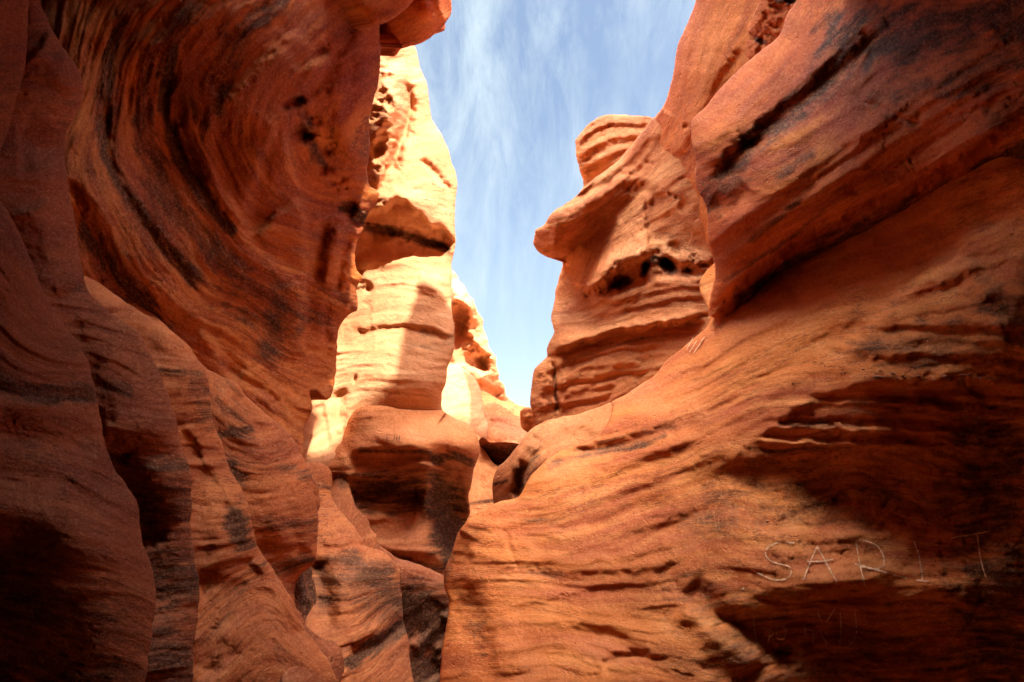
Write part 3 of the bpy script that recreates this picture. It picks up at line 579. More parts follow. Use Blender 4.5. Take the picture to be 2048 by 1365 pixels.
rock('F3', 'layered_terrace', 'layered orange rock terrace closing the end of the canyon under the sky', 'rock',
     [(940, 770), (962, 780), (985, 792), (1000, 800), (1030, 808), (1060, 815), (1100, 820), (1110, 900), (1060, 960), (1000, 960), (950, 900)],
     [(960, 800, 17), (1040, 812, 20), (980, 840, 15), (1040, 870, 15), (960, 900, 14), (1050, 930, 13), (1090, 830, 20)], [(0, [(960, 800), (1060, 830)]), (60, [(960, 842), (1045, 860)]), (110, [(960, 890), (1060, 900)])], round_r=8, ext=(0, 3, -1), mat=M_left, ledge=6, ledge_l=12, lump=(50, 4), rough=1.2, fine=.6,
     feats=[('step', [(950, 812), (1000, 822), (1060, 838)], 3, 6, 12), ('knobs', [(950, 850), (1060, 870)], 40, 3, 20), ('step', [(955, 830), (1000, 842), (1060, 862)], 3, 8, 18), ('groove', [(985, 795), (993, 815), (996, 835)], 2, 4), ('step', [(958, 880), (1010, 888), (1050, 890)], 3, -6, 14)])
rock('F4', 'small_boulder', 'small faceted orange boulder lodged at the foot of the right cliff', 'boulder',
     [(1040, 822, 5), (1048, 816, 5), (1064, 815, 4), (1073, 822, 4), (1072, 845, 5), (1066, 856, 6), (1056, 863, 6), (1044, 858, 6), (1040, 845, 5)],
     [(1040, 840, 10.4), (1056, 835, 10.0), (1072, 840, 10.3), (1056, 860, 10.1)], ('dir', .2, .98), round_r=6, ext=(.3, .9, -.1), mat=M_mid, ledge=1, ledge_l=10, lump=(30, 1.5), feats=[('step', [(1044, 842), (1072, 834)], 3, 3, 8)])
rock('F5', 'dark_ledge', 'dark brown undercut ledge across the end of the slot, below the terrace', 'rock',
     [(965, 875, 8), (978, 884, 6), (1000, 884, 6), (1036, 888, 6), (1060, 900), (1030, 930), (1005, 938), (985, 930), (972, 912), (955, 890)],
     [(975, 890, 12), (1010, 892, 11.6), (1000, 920, 12.6), (1040, 900, 11.8)], ('dir', .1, 1), round_r=14, ext=(0, 1.5, 0), mat=M_dark, ledge=3, ledge_l=14, lump=(40, 3), stains=[([(975, 905), (1040, 905)], 22, .7)])
rock('F6', 'orange_wall', 'glowing amber wall seen through the narrow gap above the right slope', 'rock',
     [(930, 880), (955, 870), (972, 905), (985, 925), (1010, 940), (1060, 960), (1060, 1060), (930, 1080), (915, 1000)],
     [(960, 910, 12), (1000, 950, 11.4), (950, 1000, 10.8), (1000, 1020, 10.6)], [(0, [(950, 910), (1000, 945)]), (60, [(940, 1000), (1000, 1005)])], round_r=10, ext=(0, 2, 0), mat=M_mid, ledge=3, ledge_l=14, lump=(50, 4), stains=[([(935, 1008), (1000, 1000)], 6, .7)])

# right side
rock('R0', 'right_slope', 'great orange rock slope on the right with scratched letters, dark towards the lower right corner', 'rock wall',
     [(928, 1050, 22), (941, 1034, 26), (968, 1018, 30), (998, 1004, 30), (1026, 999, 26), (1038, 994, 20), (1047, 978, 16), (1062, 952, 14), (1078, 936, 14), (1100, 914, 14), (1122, 900, 14), (1150, 892, 12), (1185, 880, 10), (1215, 845, 6), (1230, 806, 8), (1265, 785, 30), (1310, 750, 40), (1334, 721, 40), (1378, 686, 40), (1420, 640, 30), (1400, 560, 0), (1500, 480, 0), (1800, 330, 0), (2048, 180, 0), (3400, -600, 0), (3400, 2300, 0), (830, 3600), (860, 1600), (878, 1368), (885, 1292), (894, 1240), (898, 1200), (888, 1174), (888, 1147), (898, 1117), (904, 1103), (913, 1073)],
     [(930, 1050, 5.0), (900, 1120, 4.9), (890, 1250, 4.2), (1000, 1020, 5.0), (1050, 990, 5.1), (1090, 925, 5.4), (1180, 885, 5.5), (1240, 800, 5.9), (1310, 755, 5.6), (1420, 650, 4.9), (1000, 1150, 4.1), (1000, 1365, 2.9), (1150, 1000, 4.3), (1150, 1200, 3.2), (1300, 850, 4.4), (1300, 1000, 3.5), (1300, 1300, 2.45), (1500, 700, 3.8), (1500, 900, 3.0), (1550, 1100, 2.45), (1500, 1350, 2.15), (1700, 600, 2.9), (1700, 780, 2.4), (1700, 1000, 2.38), (1700, 1150, 2.2), (1700, 1350, 2.15), (1900, 500, 2.3), (2048, 420, 1.95), (2000, 680, 1.85), (2000, 900, 1.95), (2000, 1150, 1.8), (2000, 1350, 1.8), (2048, 200, 2.3), (1600, 480, 4.4), (3300, 500, 1.0), (3300, 1500, .85), (1500, 2200, 1.1), (900, 2200, 2.4), (3300, -500, 1.5)],
     [(0, [(1420, 640), (1740, 490), (2048, 370)]), (60, [(1310, 750), (1500, 660), (1750, 580), (2048, 480)]), (140, [(1200, 860), (1400, 780), (1600, 690), (1800, 660), (2048, 640)]), (220, [(1100, 920), (1300, 880), (1500, 800), (1700, 765), (2048, 765)]), (300, [(1050, 1000), (1250, 960), (1500, 880), (1750, 870), (2048, 880)]), (380, [(940, 1060), (1150, 1070), (1400, 1000), (1700, 980), (2048, 1000)]), (480, [(930, 1150), (1150, 1170), (1400, 1150), (1700, 1150), (2048, 1150)]), (600, [(900, 1280), (1150, 1270), (1400, 1320), (1700, 1270), (2048, 1270)])],
     round_r=60, round_k=1.0, ext=(2.2, 1.0, -.3), mat=M_right, ledge=8.775, ledge_l=26, lump=(180, 14), rough=1.2, mbase=.85,
     feats=[('step', [(1130, 960), (1350, 900), (1520, 815), (1640, 735)], 8, 5.3, 30), ('step', [(1250, 880), (1450, 800), (1620, 690), (1800, 600), (2048, 500)], 8, 5.3, 30), ('step', [(1330, 740), (1480, 690), (1650, 620), (1850, 545), (2048, 470)], 8, 4.0, 30), ('step', [(1150, 1010), (1350, 950), (1480, 895)], 8, 5.3, 30), ('step', [(1000, 1060), (1150, 1020), (1330, 960)], 8, 4.6, 30), ('step', [(960, 1150), (1100, 1120), (1300, 1060), (1400, 1000)], 8, 5.3, 30), ('step', [(1280, 810), (1400, 755), (1560, 690)], 8, 4.0, 30), ('step', [(1000, 1220), (1150, 1190), (1330, 1160)], 8, 4.6, 30), ('step', [(1200, 1080), (1350, 1040), (1450, 1000)], 8, 4.0, 30), ('step', [(1480, 760), (1600, 690), (1720, 640)], 8, 4.0, 30), # the long stepped lip from the upper right down to the ledges
            ('step', [(1960, 500), (1850, 560), (1760, 620), (1715, 670), (1690, 700), (1640, 735)], 14, 20, 90), ('ridge', [(1960, 520), (1820, 590), (1730, 660)], 14, 6),
            ('step', [(1480, 900), (1545, 860), (1600, 820), (1680, 785), (1760, 770), (1900, 772), (2060, 775)], 8, 12, 50), ('ridge', [(1440, 925), (1540, 865), (1600, 830)], 12, 5),
            ('step', [(1690, 722), (1780, 715), (1900, 712), (2060, 716)], 6, 7, 22), ('step', [(1570, 842), (1650, 840), (1780, 834), (2060, 838)], 5, 8, 20), ('ridge', [(1530, 858), (1620, 856), (1720, 858), (1800, 862)], 6, 12),
            ('step', [(1520, 868), (1650, 872), (1780, 868), (1960, 872)], 4, 7, 16), ('ridge', [(1500, 884), (1640, 886), (1760, 888), (1840, 886)], 6, 13), ('step', [(1500, 896), (1650, 900), (1780, 898), (1900, 902)], 4, 8, 16),
            ('step', [(1400, 955), (1480, 925), (1600, 915), (1760, 910), (2060, 915)], 9, 10, 50), ('groove', [(1330, 1010), (1450, 985), (1600, 975), (1760, 985), (2060, 1000)], 80, 26),
            ('ridge', [(1480, 1172), (1640, 1164), (1800, 1172), (1980, 1186)], 36, 16), ('step', [(1340, 1150), (1420, 1215), (1560, 1228), (1760, 1226), (2060, 1236)], 12, 13, 50), ('step', [(1500, 1068), (1640, 1060), (1800, 1070)], 8, -6, 26),
            ('step', [(1440, 930), (1560, 924), (1700, 926), (1850, 930)], 4, 8, 14), ('ridge', [(1560, 812), (1700, 806), (1900, 812)], 7, 9), ('step', [(1600, 795), (1750, 790), (1950, 795)], 4, 6, 14), ('step', [(1740, 660), (1850, 655), (2050, 660)], 5, 7, 18), ('knobs', [(1660, 752), (1800, 752), (2040, 760)], 10, 4, 14),
            ('step', [(1500, 1250), (1640, 1240), (1800, 1250), (2000, 1245)], 7, 8, 30),
            ('groove', [(1370, 1160), (1440, 1220), (1520, 1280), (1600, 1330)], 24, 22), ('ridge', [(1350, 1215), (1430, 1270), (1520, 1330)], 30, 18),
            ('groove', [(1090, 930), (1180, 905), (1300, 880)], 9, 10), ('groove', [(1110, 915), (1200, 890), (1300, 868), (1360, 850)], 10, 10), ('step', [(1140, 905), (1220, 885), (1320, 862), (1420, 830)], 8, 10, 34),
            ('step', [(1130, 985), (1200, 960), (1330, 905), (1400, 870)], 9, 9, 36), ('groove', [(1300, 860), (1400, 830), (1480, 800)], 8, 6), ('step', [(1060, 1130), (1130, 1150), (1250, 1145), (1370, 1120)], 12, 12, 50),
            ('groove', [(1100, 1060), (1180, 1050), (1280, 1020), (1340, 1000)], 12, 9), ('step', [(1130, 1245), (1230, 1262), (1320, 1330)], 12, 10, 50), ('groove', [(1200, 1330), (1300, 1300)], 10, 8),
            ('step', [(935, 1090), (940, 1120), (922, 1160), (912, 1200)], 8, 12, 26), ('step', [(990, 1365), (985, 1290), (965, 1230), (950, 1180), (925, 1150)], 16, -13, 50), ('pit', 945, 1225, 30, 46, 10, 22),
            ('groove', [(1010, 1060), (1022, 1100), (1040, 1140)], 5, 4), ('groove', [(1360, 590), (1560, 560), (1760, 480), (2048, 370)], 55, 26)],
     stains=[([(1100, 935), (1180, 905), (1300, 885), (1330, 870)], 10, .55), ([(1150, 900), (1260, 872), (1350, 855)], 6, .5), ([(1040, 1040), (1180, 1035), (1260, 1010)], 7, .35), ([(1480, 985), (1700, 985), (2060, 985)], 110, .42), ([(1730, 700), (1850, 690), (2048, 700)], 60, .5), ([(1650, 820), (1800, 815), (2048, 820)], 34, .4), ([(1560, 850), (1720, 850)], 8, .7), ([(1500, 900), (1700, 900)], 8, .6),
             ([(1350, 1160), (1440, 1215), (1600, 1220), (1800, 1225), (2048, 1230)], 60, .4), ([(1500, 1300), (1650, 1330), (1850, 1340), (2048, 1330)], 110, .5), ([(1980, 900), (2000, 1365)], 120, .7), ([(1990, 600), (2048, 620)], 60, .6), ([(930, 1170), (945, 1230), (960, 1300)], 26, .4), ([(905, 1110), (892, 1160)], 10, .5),  # broad patches towards the lower right are painted shade; narrow streaks are varnish
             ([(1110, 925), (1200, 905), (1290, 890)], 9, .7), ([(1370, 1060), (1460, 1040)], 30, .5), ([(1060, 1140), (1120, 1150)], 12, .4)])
rock('R2', 'boulder_hump', 'smooth humped boulder at the foot of the right cliff, its left face amber', 'boulder',
     [(985, 975), (986, 958), (994, 938), (1012, 920), (1025, 905), (1038, 888), (1051, 872), (1069, 855), (1104, 838), (1150, 830), (1200, 814), (1240, 795, 14), (1310, 755, 0), (1340, 760, 0), (1330, 900, 0), (1200, 1000), (1080, 1040), (995, 1030), (987, 1000)],
     [(990, 960, 6.9), (1010, 1000, 6.6), (1050, 890, 6.6), (1100, 850, 6.9), (1200, 815, 6.5), (1300, 765, 6.0), (1100, 920, 6.0), (1200, 870, 5.9), (1050, 980, 6.2), (1300, 850, 5.2), (1150, 1000, 5.8)],
     [(0, [(1000, 950), (1060, 880), (1150, 835)]), (50, [(1010, 1000), (1080, 920), (1180, 870), (1300, 820)]), (100, [(1080, 980), (1200, 900)])],
     round_r=30, ext=(1.2, 1.6, -.3), mat=M_mid, ledge=4.55, ledge_l=22, lump=(90, 7),
     feats=[('step', [(1040, 1010), (1030, 970), (1036, 930), (1045, 890)], 8, 10, 30), ('groove', [(1050, 925), (1040, 960), (1042, 1000)], 12, 16), ('step', [(1050, 1000), (1052, 950), (1075, 915), (1110, 890), (1150, 865)], 7, -12, 30), ('groove', [(1045, 885), (1065, 878), (1080, 882)], 6, 6), ('step', [(1055, 915), (1080, 900), (1130, 880), (1180, 850)], 6, 6, 24)],
     stains=[([(1035, 940), (1045, 985)], 12, .8), ([(988, 970), (1012, 962)], 5, .7), ([(1070, 920), (1060, 960)], 16, .4)])  # the upright patch paints in the shading beside the amber face
rock('R3', 'overhanging_wall', 'massive deep red overhanging wall filling the upper right, sweeping down in slanting bands', 'rock wall',
     [(1700, -1700), (1800, -800), (1680, -200), (1594, 0), (1574, 31), (1558, 72), (1527, 97), (1486, 133), (1435, 185), (1404, 220), (1384, 240), (1381, 258), (1384, 292), (1392, 318), (1389, 349), (1394, 379), (1412, 410), (1415, 441), (1417, 487), (1427, 513), (1430, 559), (1420, 595), (1417, 622), (1425, 636, 14), (1460, 628, 10), (1502, 614, 8), (1594, 580, 6), (1666, 550, 6), (1738, 515, 6), (1810, 480, 6), (1886, 452, 6), (1963, 418, 6), (2048, 385, 6), (3400, -100, 0), (3400, -1700, 0)],
     [(1400, 250, 4.9), (1440, 200, 4.9), (1580, 40, 4.5), (1400, 380, 4.6), (1430, 560, 4.6), (1425, 630, 4.7), (1500, 300, 3.9), (1520, 450, 3.7), (1500, 600, 4.4), (1650, 200, 3.3), (1680, 400, 3.0), (1700, 520, 3.5), (1850, 100, 2.5), (1850, 300, 2.4), (1850, 440, 2.75), (2048, 50, 1.9), (2048, 230, 1.85), (2048, 370, 2.15), (1800, -500, 2.7), (1750, -1500, 2.6), (3300, -200, 1.2), (3300, -1500, 1.3), (2048, -600, 1.7), (1600, 560, 4.0)],
     [(0, [(1400, 260), (1500, 160), (1600, 50)]), (80, [(1395, 340), (1550, 240), (1750, 60)]), (160, [(1410, 450), (1600, 330), (1800, 190), (2048, 60)]), (240, [(1425, 560), (1620, 420), (1800, 300), (2048, 170)]), (310, [(1430, 630), (1600, 500), (1800, 390), (2048, 250)]), (370, [(1600, 570), (1800, 470), (2048, 350)]), (0, [(1800, -400)])],
     round_r=60, round_k=1.0, ext=(2.2, 1.0, .3), mat=M_upper, ledge=9, ledge_l=24, lump=(170, 14), rough=1.3, mbase=.85,
     feats=[('step', [(1415, 500), (1600, 375), (1800, 245), (2048, 110)], 7, 7.2, 28), ('step', [(1440, 535), (1640, 400), (1850, 270), (2048, 165)], 7, 5.6, 28), ('step', [(1480, 440), (1640, 330), (1760, 250)], 7, 5.6, 28), ('step', [(1550, 480), (1750, 350), (1950, 230)], 7, 6.4, 28), ('step', [(1600, 250), (1750, 150), (1900, 60)], 7, 5.6, 28), ('step', [(1700, 300), (1850, 190), (2048, 60)], 7, 5.6, 28), ('step', [(1425, 640), (1500, 570), (1560, 520), (1610, 480), (1680, 445), (1750, 410), (1840, 370), (1940, 310), (2060, 230)], 12, 42, 90), ('groove', [(1500, 590), (1620, 530), (1760, 450), (1900, 385), (2060, 300)], 34, 34),
            ('pit', 1500, 285, 24, 18, 20, 34), ('pit', 1535, 245, 28, 12, -30, 16), ('groove', [(1440, 370), (1470, 320), (1540, 260), (1620, 190), (1700, 120), (1780, 60)], 26, 18), ('step', [(1400, 390), (1440, 330), (1500, 270), (1600, 190), (1700, 110), (1800, 20)], 14, 14, 70),
            ('groove', [(1420, 400), (1460, 410), (1500, 370)], 18, 16), ('groove', [(1700, 185), (1790, 230), (1850, 250)], 6, 5), ('step', [(1430, 560), (1560, 450), (1700, 350), (1900, 220), (2048, 130)], 10, 8, 50), ('step', [(1440, 600), (1600, 470), (1720, 390)], 8, 8, 30),
            ('ridge', [(1390, 330), (1420, 280), (1500, 200), (1580, 120)], 26, 14)],
     stains=[([(1420, 400), (1450, 350), (1500, 290), (1580, 230), (1700, 120), (1800, 60)], 34, .72), ([(1450, 380), (1480, 330)], 34, .7), ([(1560, 550), (1660, 500), (1760, 455), (1900, 390), (2048, 300)], 30, .95), ([(1480, 590), (1580, 545), (1700, 500)], 20, .6), ([(1700, 90), (1850, 60), (2048, 30)], 80, .72), ([(1620, 310), (1560, 350)], 16, .5), ([(1750, 200), (1850, 170)], 26, .5), ([(1900, 180), (2048, 110)], 40, .6), ([(1600, 400), (1500, 480)], 10, .6), ([(1450, 560), (1560, 490), (1650, 420)], 7, .6)])  # the dark band below the lip paints in the undercut's shade
rock('R3b', 'pitted_knob', 'small pitted dark red knob of rock between the two upper right walls', 'rock',
     [(1560, -300), (1680, -300), (1640, -60), (1600, 10), (1580, 60), (1540, 110), (1500, 140), (1485, 132), (1487, 112), (1492, 90), (1494, 66), (1502, 42), (1515, 10), (1522, -20)],
     [(1500, 110, 5.6), (1510, 40, 5.5), (1560, 60, 5.1), (1560, -80, 5.1), (1640, -250, 5.0)], ('dir', .6, .8), round_r=22, ext=(1, 1, .3), mat=M_upper, ledge=5, ledge_l=14, lump=(40, 7), fine=2, rough=1.6,
     feats=[('knobs', [(1560, 0), (1510, 100)], 40, 9, 22), ('pit', 1506, 76, 8, 6, 10, 20), ('pit', 1523, 84, 5, 8, 0, 24), ('pit', 1560, 20, 12, 9, 0, 20), ('pit', 1580, 5, 10, 6, 0, 24), ('pit', 1545, 50, 9, 6, 30, 10)], stains=[([(1510, 75), (1525, 85)], 9, .8), ([(1560, 0), (1590, 0)], 14, .8)])
rock('R4', 'beaked_cliff', 'tall orange cliff right of the sky with a beak-like ledge and hollows eaten into it', 'rock wall',
     [(1460, -330), (1700, -330), (1700, 700), (1400, 900), (1150, 870), (1073, 856), (1070, 834), (1064, 824), (1060, 810), (1062, 780), (1066, 755), (1070, 739), (1095, 713), (1093, 702), (1095, 690), (1110, 664), (1105, 650), (1102, 638), (1106, 616), (1110, 590), (1119, 554), (1127, 530), (1123, 519), (1108, 518), (1092, 515), (1073, 499), (1067, 488), (1069, 470), (1071, 459), (1088, 449), (1106, 423), (1123, 414), (1152, 392), (1167, 376), (1211, 343), (1246, 312), (1280, 270), (1303, 240), (1312, 233), (1330, 207), (1338, 181), (1347, 150), (1351, 123), (1356, 92), (1374, 51), (1392, 5), (1410, -60), (1430, -200)],
     [(1075, 480, 9.4), (1130, 450, 8.8), (1110, 510, 9.2), (1130, 530, 10.0), (1120, 600, 9.9), (1180, 480, 9.2), (1250, 330, 9.2), (1220, 420, 9.0), (1200, 560, 8.6), (1300, 250, 8.6), (1350, 130, 7.8), (1400, 10, 7.2), (1450, 100, 6.4), (1400, 300, 6.9), (1330, 400, 7.7), (1350, 520, 7.4), (1400, 620, 6.7), (1250, 620, 7.8), (1130, 660, 8.8), (1100, 700, 8.8), (1200, 720, 7.9), (1080, 800, 8.4), (1200, 810, 7.6), (1380, 680, 6.6), (1500, 500, 6.2), (1600, -300, 6.0), (1450, -300, 6.6), (1140, 620, 9.6)],
     [(0, [(1130, 420), (1250, 330), (1340, 180), (1400, 40)]), (70, [(1080, 480), (1200, 420), (1330, 300), (1430, 160)]), (170, [(1130, 600), (1200, 480), (1300, 400)]), (250, [(1120, 640), (1250, 590), (1420, 560)]), (330, [(1100, 700), (1220, 665), (1400, 640)]), (400, [(1070, 760), (1200, 735), (1350, 710)]), (480, [(1070, 840), (1200, 800), (1300, 760)])],
     round_r=26, round_k=1.0, ext=(2.0, 2.5, .4), mat=M_mid, ledge=8.1, ledge_l=18, lump=(110, 8), rough=2.0,
     feats=[('knobs', [(1170, 590), (1220, 560), (1300, 520), (1360, 525), (1430, 540)], 24, 12, 24), ('knobs', [(1130, 440), (1200, 420), (1290, 330)], 30, 5, 20), ('knobs', [(1095, 700), (1095, 800)], 30, 5, 26), ('step', [(1085, 745), (1140, 728), (1230, 705), (1330, 690)], 4, 6, 14), ('step', [(1075, 785), (1150, 765), (1240, 748), (1300, 742)], 4, 7, 14), ('step', [(1070, 820), (1150, 806), (1230, 790)], 4, 6, 14), ('step', [(1180, 640), (1280, 615), (1420, 590)], 4, 5, 16), ('step', [(1200, 615), (1300, 590), (1420, 570)], 4, 5, 12), ('ridge', [(1090, 770), (1160, 752), (1240, 735)], 8, 7), ('step', [(1080, 495), (1100, 505), (1130, 505), (1160, 470), (1230, 420), (1300, 350)], 8, 16, 50), ('groove', [(1130, 500), (1200, 440), (1290, 350)], 14, 12), ('groove', [(1130, 412), (1200, 372), (1260, 330), (1310, 270)], 8, 8), ('step', [(1110, 470), (1180, 420), (1260, 350), (1330, 250)], 8, 8, 30),
            ('step', [(1110, 650), (1140, 610), (1180, 570), (1210, 500), (1240, 430)], 7, -14, 40),
            # knobbly band with caves
            ('ridge', [(1165, 592), (1190, 562), (1240, 522), (1308, 503)], 20, 46), ('pit', 1243, 565, 22, 14, -8, 60), ('pit', 1290, 537, 7, 16, 20, 50), ('pit', 1340, 527, 14, 14, 0, 70), ('pit', 1375, 540, 8, 6, 0, 30), ('pit', 1178, 592, 10, 7, 0, 30), ('pit', 1412, 533, 8, 6, 0, 20), ('ridge', [(1320, 510), (1370, 515), (1425, 535)], 14, 18),
            ('step', [(1165, 602), (1220, 590), (1290, 572), (1330, 555), (1425, 552)], 5, -14, 30), ('groove', [(1290, 400), (1300, 450), (1300, 490)], 5, 8), ('step', [(1305, 380), (1302, 430), (1305, 490)], 6, -8, 40),
            ('pit', 1342, 388, 4, 5, 0, 12), ('pit', 1351, 392, 4, 4, 0, 12), ('pit', 1376, 253, 7, 6, 0, 20), ('pit', 1368, 410, 10, 16, 0, 12), ('pit', 1352, 495, 14, 10, 0, 16), ('pit', 1288, 365, 4, 5, 0, 14), ('pit', 1180, 440, 7, 4, 0, 12),
            ('step', [(1095, 715), (1130, 695), (1180, 680), (1230, 662), (1290, 655), (1340, 650), (1420, 640)], 4, 16, 30), ('ridge', [(1100, 708), (1170, 676), (1240, 655), (1340, 640), (1420, 622)], 8, 10),
            ('groove', [(1100, 718), (1110, 760), (1113, 830)], 4, 14), ('step', [(1110, 730), (1140, 715), (1200, 700)], 6, 6, 20), ('step', [(1120, 800), (1180, 780), (1240, 775)], 6, 7, 20), ('step', [(1115, 765), (1180, 740), (1290, 730)], 6, 7, 20), ('groove', [(1375, 655), (1385, 640), (1420, 632)], 3, 7)],
     stains=[([(1310, 520), (1335, 530), (1345, 540)], 14, .9), ([(1225, 570), (1260, 562)], 12, .8), ([(1285, 550), (1296, 525)], 8, .8), ([(1110, 735), (1112, 830)], 4, .5), ([(1130, 720), (1230, 690), (1350, 680)], 12, .4), ([(1070, 490), (1110, 505)], 10, .3), ([(1180, 590), (1240, 540), (1300, 510)], 18, .25)])  # spots in the caves are painted shade; the thin line is a crack
rock('R4u', 'upper_cliff', 'smooth vivid orange upper cliff leaning over the sky at the top, right of centre', 'rock wall',
     [(1470, -380), (1750, -380), (1700, 300), (1450, 560), (1425, 540), (1408, 480), (1385, 440), (1372, 395), (1350, 372), (1338, 330), (1310, 305, 10), (1290, 270, 4), (1312, 234, 6), (1330, 207), (1338, 181), (1347, 150), (1351, 123), (1355, 92), (1373, 51), (1390, 5), (1408, -60), (1432, -220)],
     [(1310, 260, 8.6), (1350, 130, 7.4), (1400, 10, 6.9), (1480, 60, 5.9), (1400, 250, 6.5), (1350, 340, 7.6), (1440, 500, 6.4), (1500, 300, 5.6), (1600, -300, 5.6), (1450, -300, 6.2)],
     [(0, [(1310, 250), (1350, 160), (1400, 40)]), (70, [(1340, 300), (1400, 200), (1480, 60)]), (140, [(1380, 420), (1450, 250)])],
     round_r=46, ext=(2, 2, .4), mat=M_right, ledge=3.5, ledge_l=24, lump=(120, 8), feats=[('step', [(1330, 330), (1370, 300), (1400, 240), (1440, 150), (1490, 80)], 8, 8, 40), ('pit', 1376, 253, 7, 6, 0, 22), ('pit', 1360, 310, 10, 6, 0, 8), ('pit', 1342, 388, 4, 5, 0, 14), ('pit', 1352, 392, 4, 4, 0, 14), ('pit', 1368, 412, 10, 18, 0, 14)])
rock('R5', 'hat_rock', 'flat-topped layered orange rock shaped like a hat, against the sky behind the beaked cliff', 'rock',
     [(1330, 240), (1303, 236), (1281, 231), (1255, 231), (1229, 229), (1200, 233), (1190, 241), (1176, 251), (1163, 266), (1151, 282), (1152, 304), (1158, 335), (1167, 365), (1169, 390), (1200, 430), (1300, 400), (1360, 300)],
     [(1160, 300, 13), (1230, 240, 13.4), (1230, 320, 12.4), (1300, 270, 12.4), (1200, 380, 12.8)], [(0, [(1160, 285), (1230, 250), (1300, 255)]), (60, [(1160, 340), (1230, 310), (1290, 290)])],
     round_r=14, ext=(1.2, 2.2, .2), mat=M_mid, ledge=7.5, ledge_l=10, lump=(60, 4), rough=2.4, fine=1.2, feats=[('knobs', [(1160, 300), (1230, 260), (1310, 260)], 60, 4, 18), ('step', [(1155, 320), (1200, 290), (1290, 275)], 3, 6, 12), ('step', [(1160, 350), (1200, 325), (1260, 300)], 3, 5, 12), ('step', [(1155, 290), (1180, 262), (1230, 252), (1300, 250)], 3, 6, 14), ('groove', [(1165, 330), (1200, 300), (1260, 290)], 4, 5)])


# ------------------------------------------------------------------ ground, back wall and unseen light blockers
def struct_mesh(name, verts, faces, mat, smooth=True):
    me = bpy.data.meshes.new(name); me.from_pydata([tuple(v) for v in verts], [], faces)
    if smooth: me.polygons.foreach_set('use_smooth', [True]*len(faces))
    v = np.array(verts)
    at = me.attributes.new('bed', 'FLOAT_VECTOR', 'POINT')
    at.data.foreach_set('vector', np.stack([v[:, 2]*1.2+.1*v[:, 0], v[:, 0]*1.0, v[:, 1]*1.0], 1).ravel())
    me.attributes.new('varnish_shade', 'FLOAT', 'POINT')
    a3 = me.attributes.new('relief', 'FLOAT', 'POINT'); a3.data.foreach_set('value', [.05]*len(v))
    me.materials.append(mat)
    ob = bpy.data.objects.new(name, me); scene.collection.objects.link(ob)
    return ob

M_sand = rock_mat('canyon sand', (.42, .20, .11), (.48, .25, .14), (.54, .31, .18), (.30, .14, .08), line=.15, bump=.35)
n = 120
gx = np.concatenate([-np.geomspace(600, 6, 30), np.linspace(-5.5, 5.5, 60), np.geomspace(6, 600, 30)])
vs = [(x, y, -.8+0.12*float(z)) for (x, y, z) in zip(*[a.ravel() for a in (np.meshgrid(gx, gx)[0], np.meshgrid(gx, gx)[1], fbm(np.meshgrid(gx, gx)[0]*.6, np.meshgrid(gx, gx)[1]*.6, np.zeros((n, n)), 3))])]
fs_ = [(j*n+i, j*n+i+1, (j+1)*n+i+1, (j+1)*n+i) for j in range(n-1) for i in range(n-1)]
g = struct_mesh('ground', vs, fs_, M_sand); g['kind'] = 'structure'

def slab(name, label, poly, z0, z1, mat, amp=.5, step=.45, lean=(0, 0)):
    """a thick block of rock: an outline in plan with rough sides, closed top and bottom"""
    P = []
    m = len(poly)
    for i in range(m):
        a, b = np.array(poly[i], float), np.array(poly[(i+1) % m], float)
        k = max(1, int(np.linalg.norm(b-a)/step))
        for j in range(k): P.append(a+(b-a)*j/k)
    P = np.array(P); k = len(P)
    rows = 8; vs = []
    zz = np.linspace(z0, z1, rows)
    cen = P.mean(0)
    T = np.roll(P, -1, 0)-np.roll(P, 1, 0); N = np.stack([T[:, 1], -T[:, 0]], 1); N /= np.maximum(np.linalg.norm(N, axis=1)[:, None], 1e-6)
    for r_, z in enumerate(zz):
        o = fbm(P[:, 0]*.5, P[:, 1]*.5, np.full(k, z*.6), 4)*amp
        inset = 0 if 0 < r_ < rows-1 or lean[0] else .25
        for p, q, nn in zip(P, o, N): vs.append((p[0]-nn[0]*inset+nn[0]*q+lean[0]*(z-z0), p[1]-nn[1]*inset+nn[1]*q+lean[1]*(z-z0), z))
    fs = []
    for r_ in range(rows-1):
        for i in range(k):
            j = (i+1) % k; fs.append((r_*k+i, r_*k+j, (r_+1)*k+j, (r_+1)*k+i))
    fs.append(tuple(range(k))[::-1]); fs.append(tuple((rows-1)*k+i for i in range(k)))
    ob = struct_mesh(name, vs, fs, mat, smooth=False)
    ob['label'] = label; ob['category'] = 'rock'
    return ob

# unseen slab added far above: shades the slot, its notch cut for the sun shaft
def sunplane(key, px, py, H=16.0):
    q = ROCK[key].at(px, py)[0]; q = q+(H-q[2])/S[2]*S; return (float(q[0]), float(q[1]))
edge = [sunplane('C1', *q) for q in [(628, 912), (650, 905), (668, 898), (690, 868), (714, 818), (752, 798), (788, 762), (801, 700), (812, 650), (830, 600), (842, 562), (870, 575), (903, 605)]]
edge += [sunplane('F2', *q) for q in [(912, 862), (940, 835), (940, 790), (926, 735)]]
x0, y0 = edge[0]
blocker_plan = [(1.8, -12), (1.8, -4), (1.7, 0.6), (2.0, 1.9), (2.4, 2.4), (2.9, 2.75), (x0-.35, 2.75), (x0-.12, y0-.12)] + edge + [(4.75, 11.0), (4.9, 13.2), (9, 13.6), (16, 13.6), (16, -12)]
slab('sun_blocker', 'unseen slab added high above the slot to shape the sunlight', blocker_plan, 16, 18.5, M_upper, amp=.05, step=.25, lean=(S[0]/S[2], S[1]/S[2]))
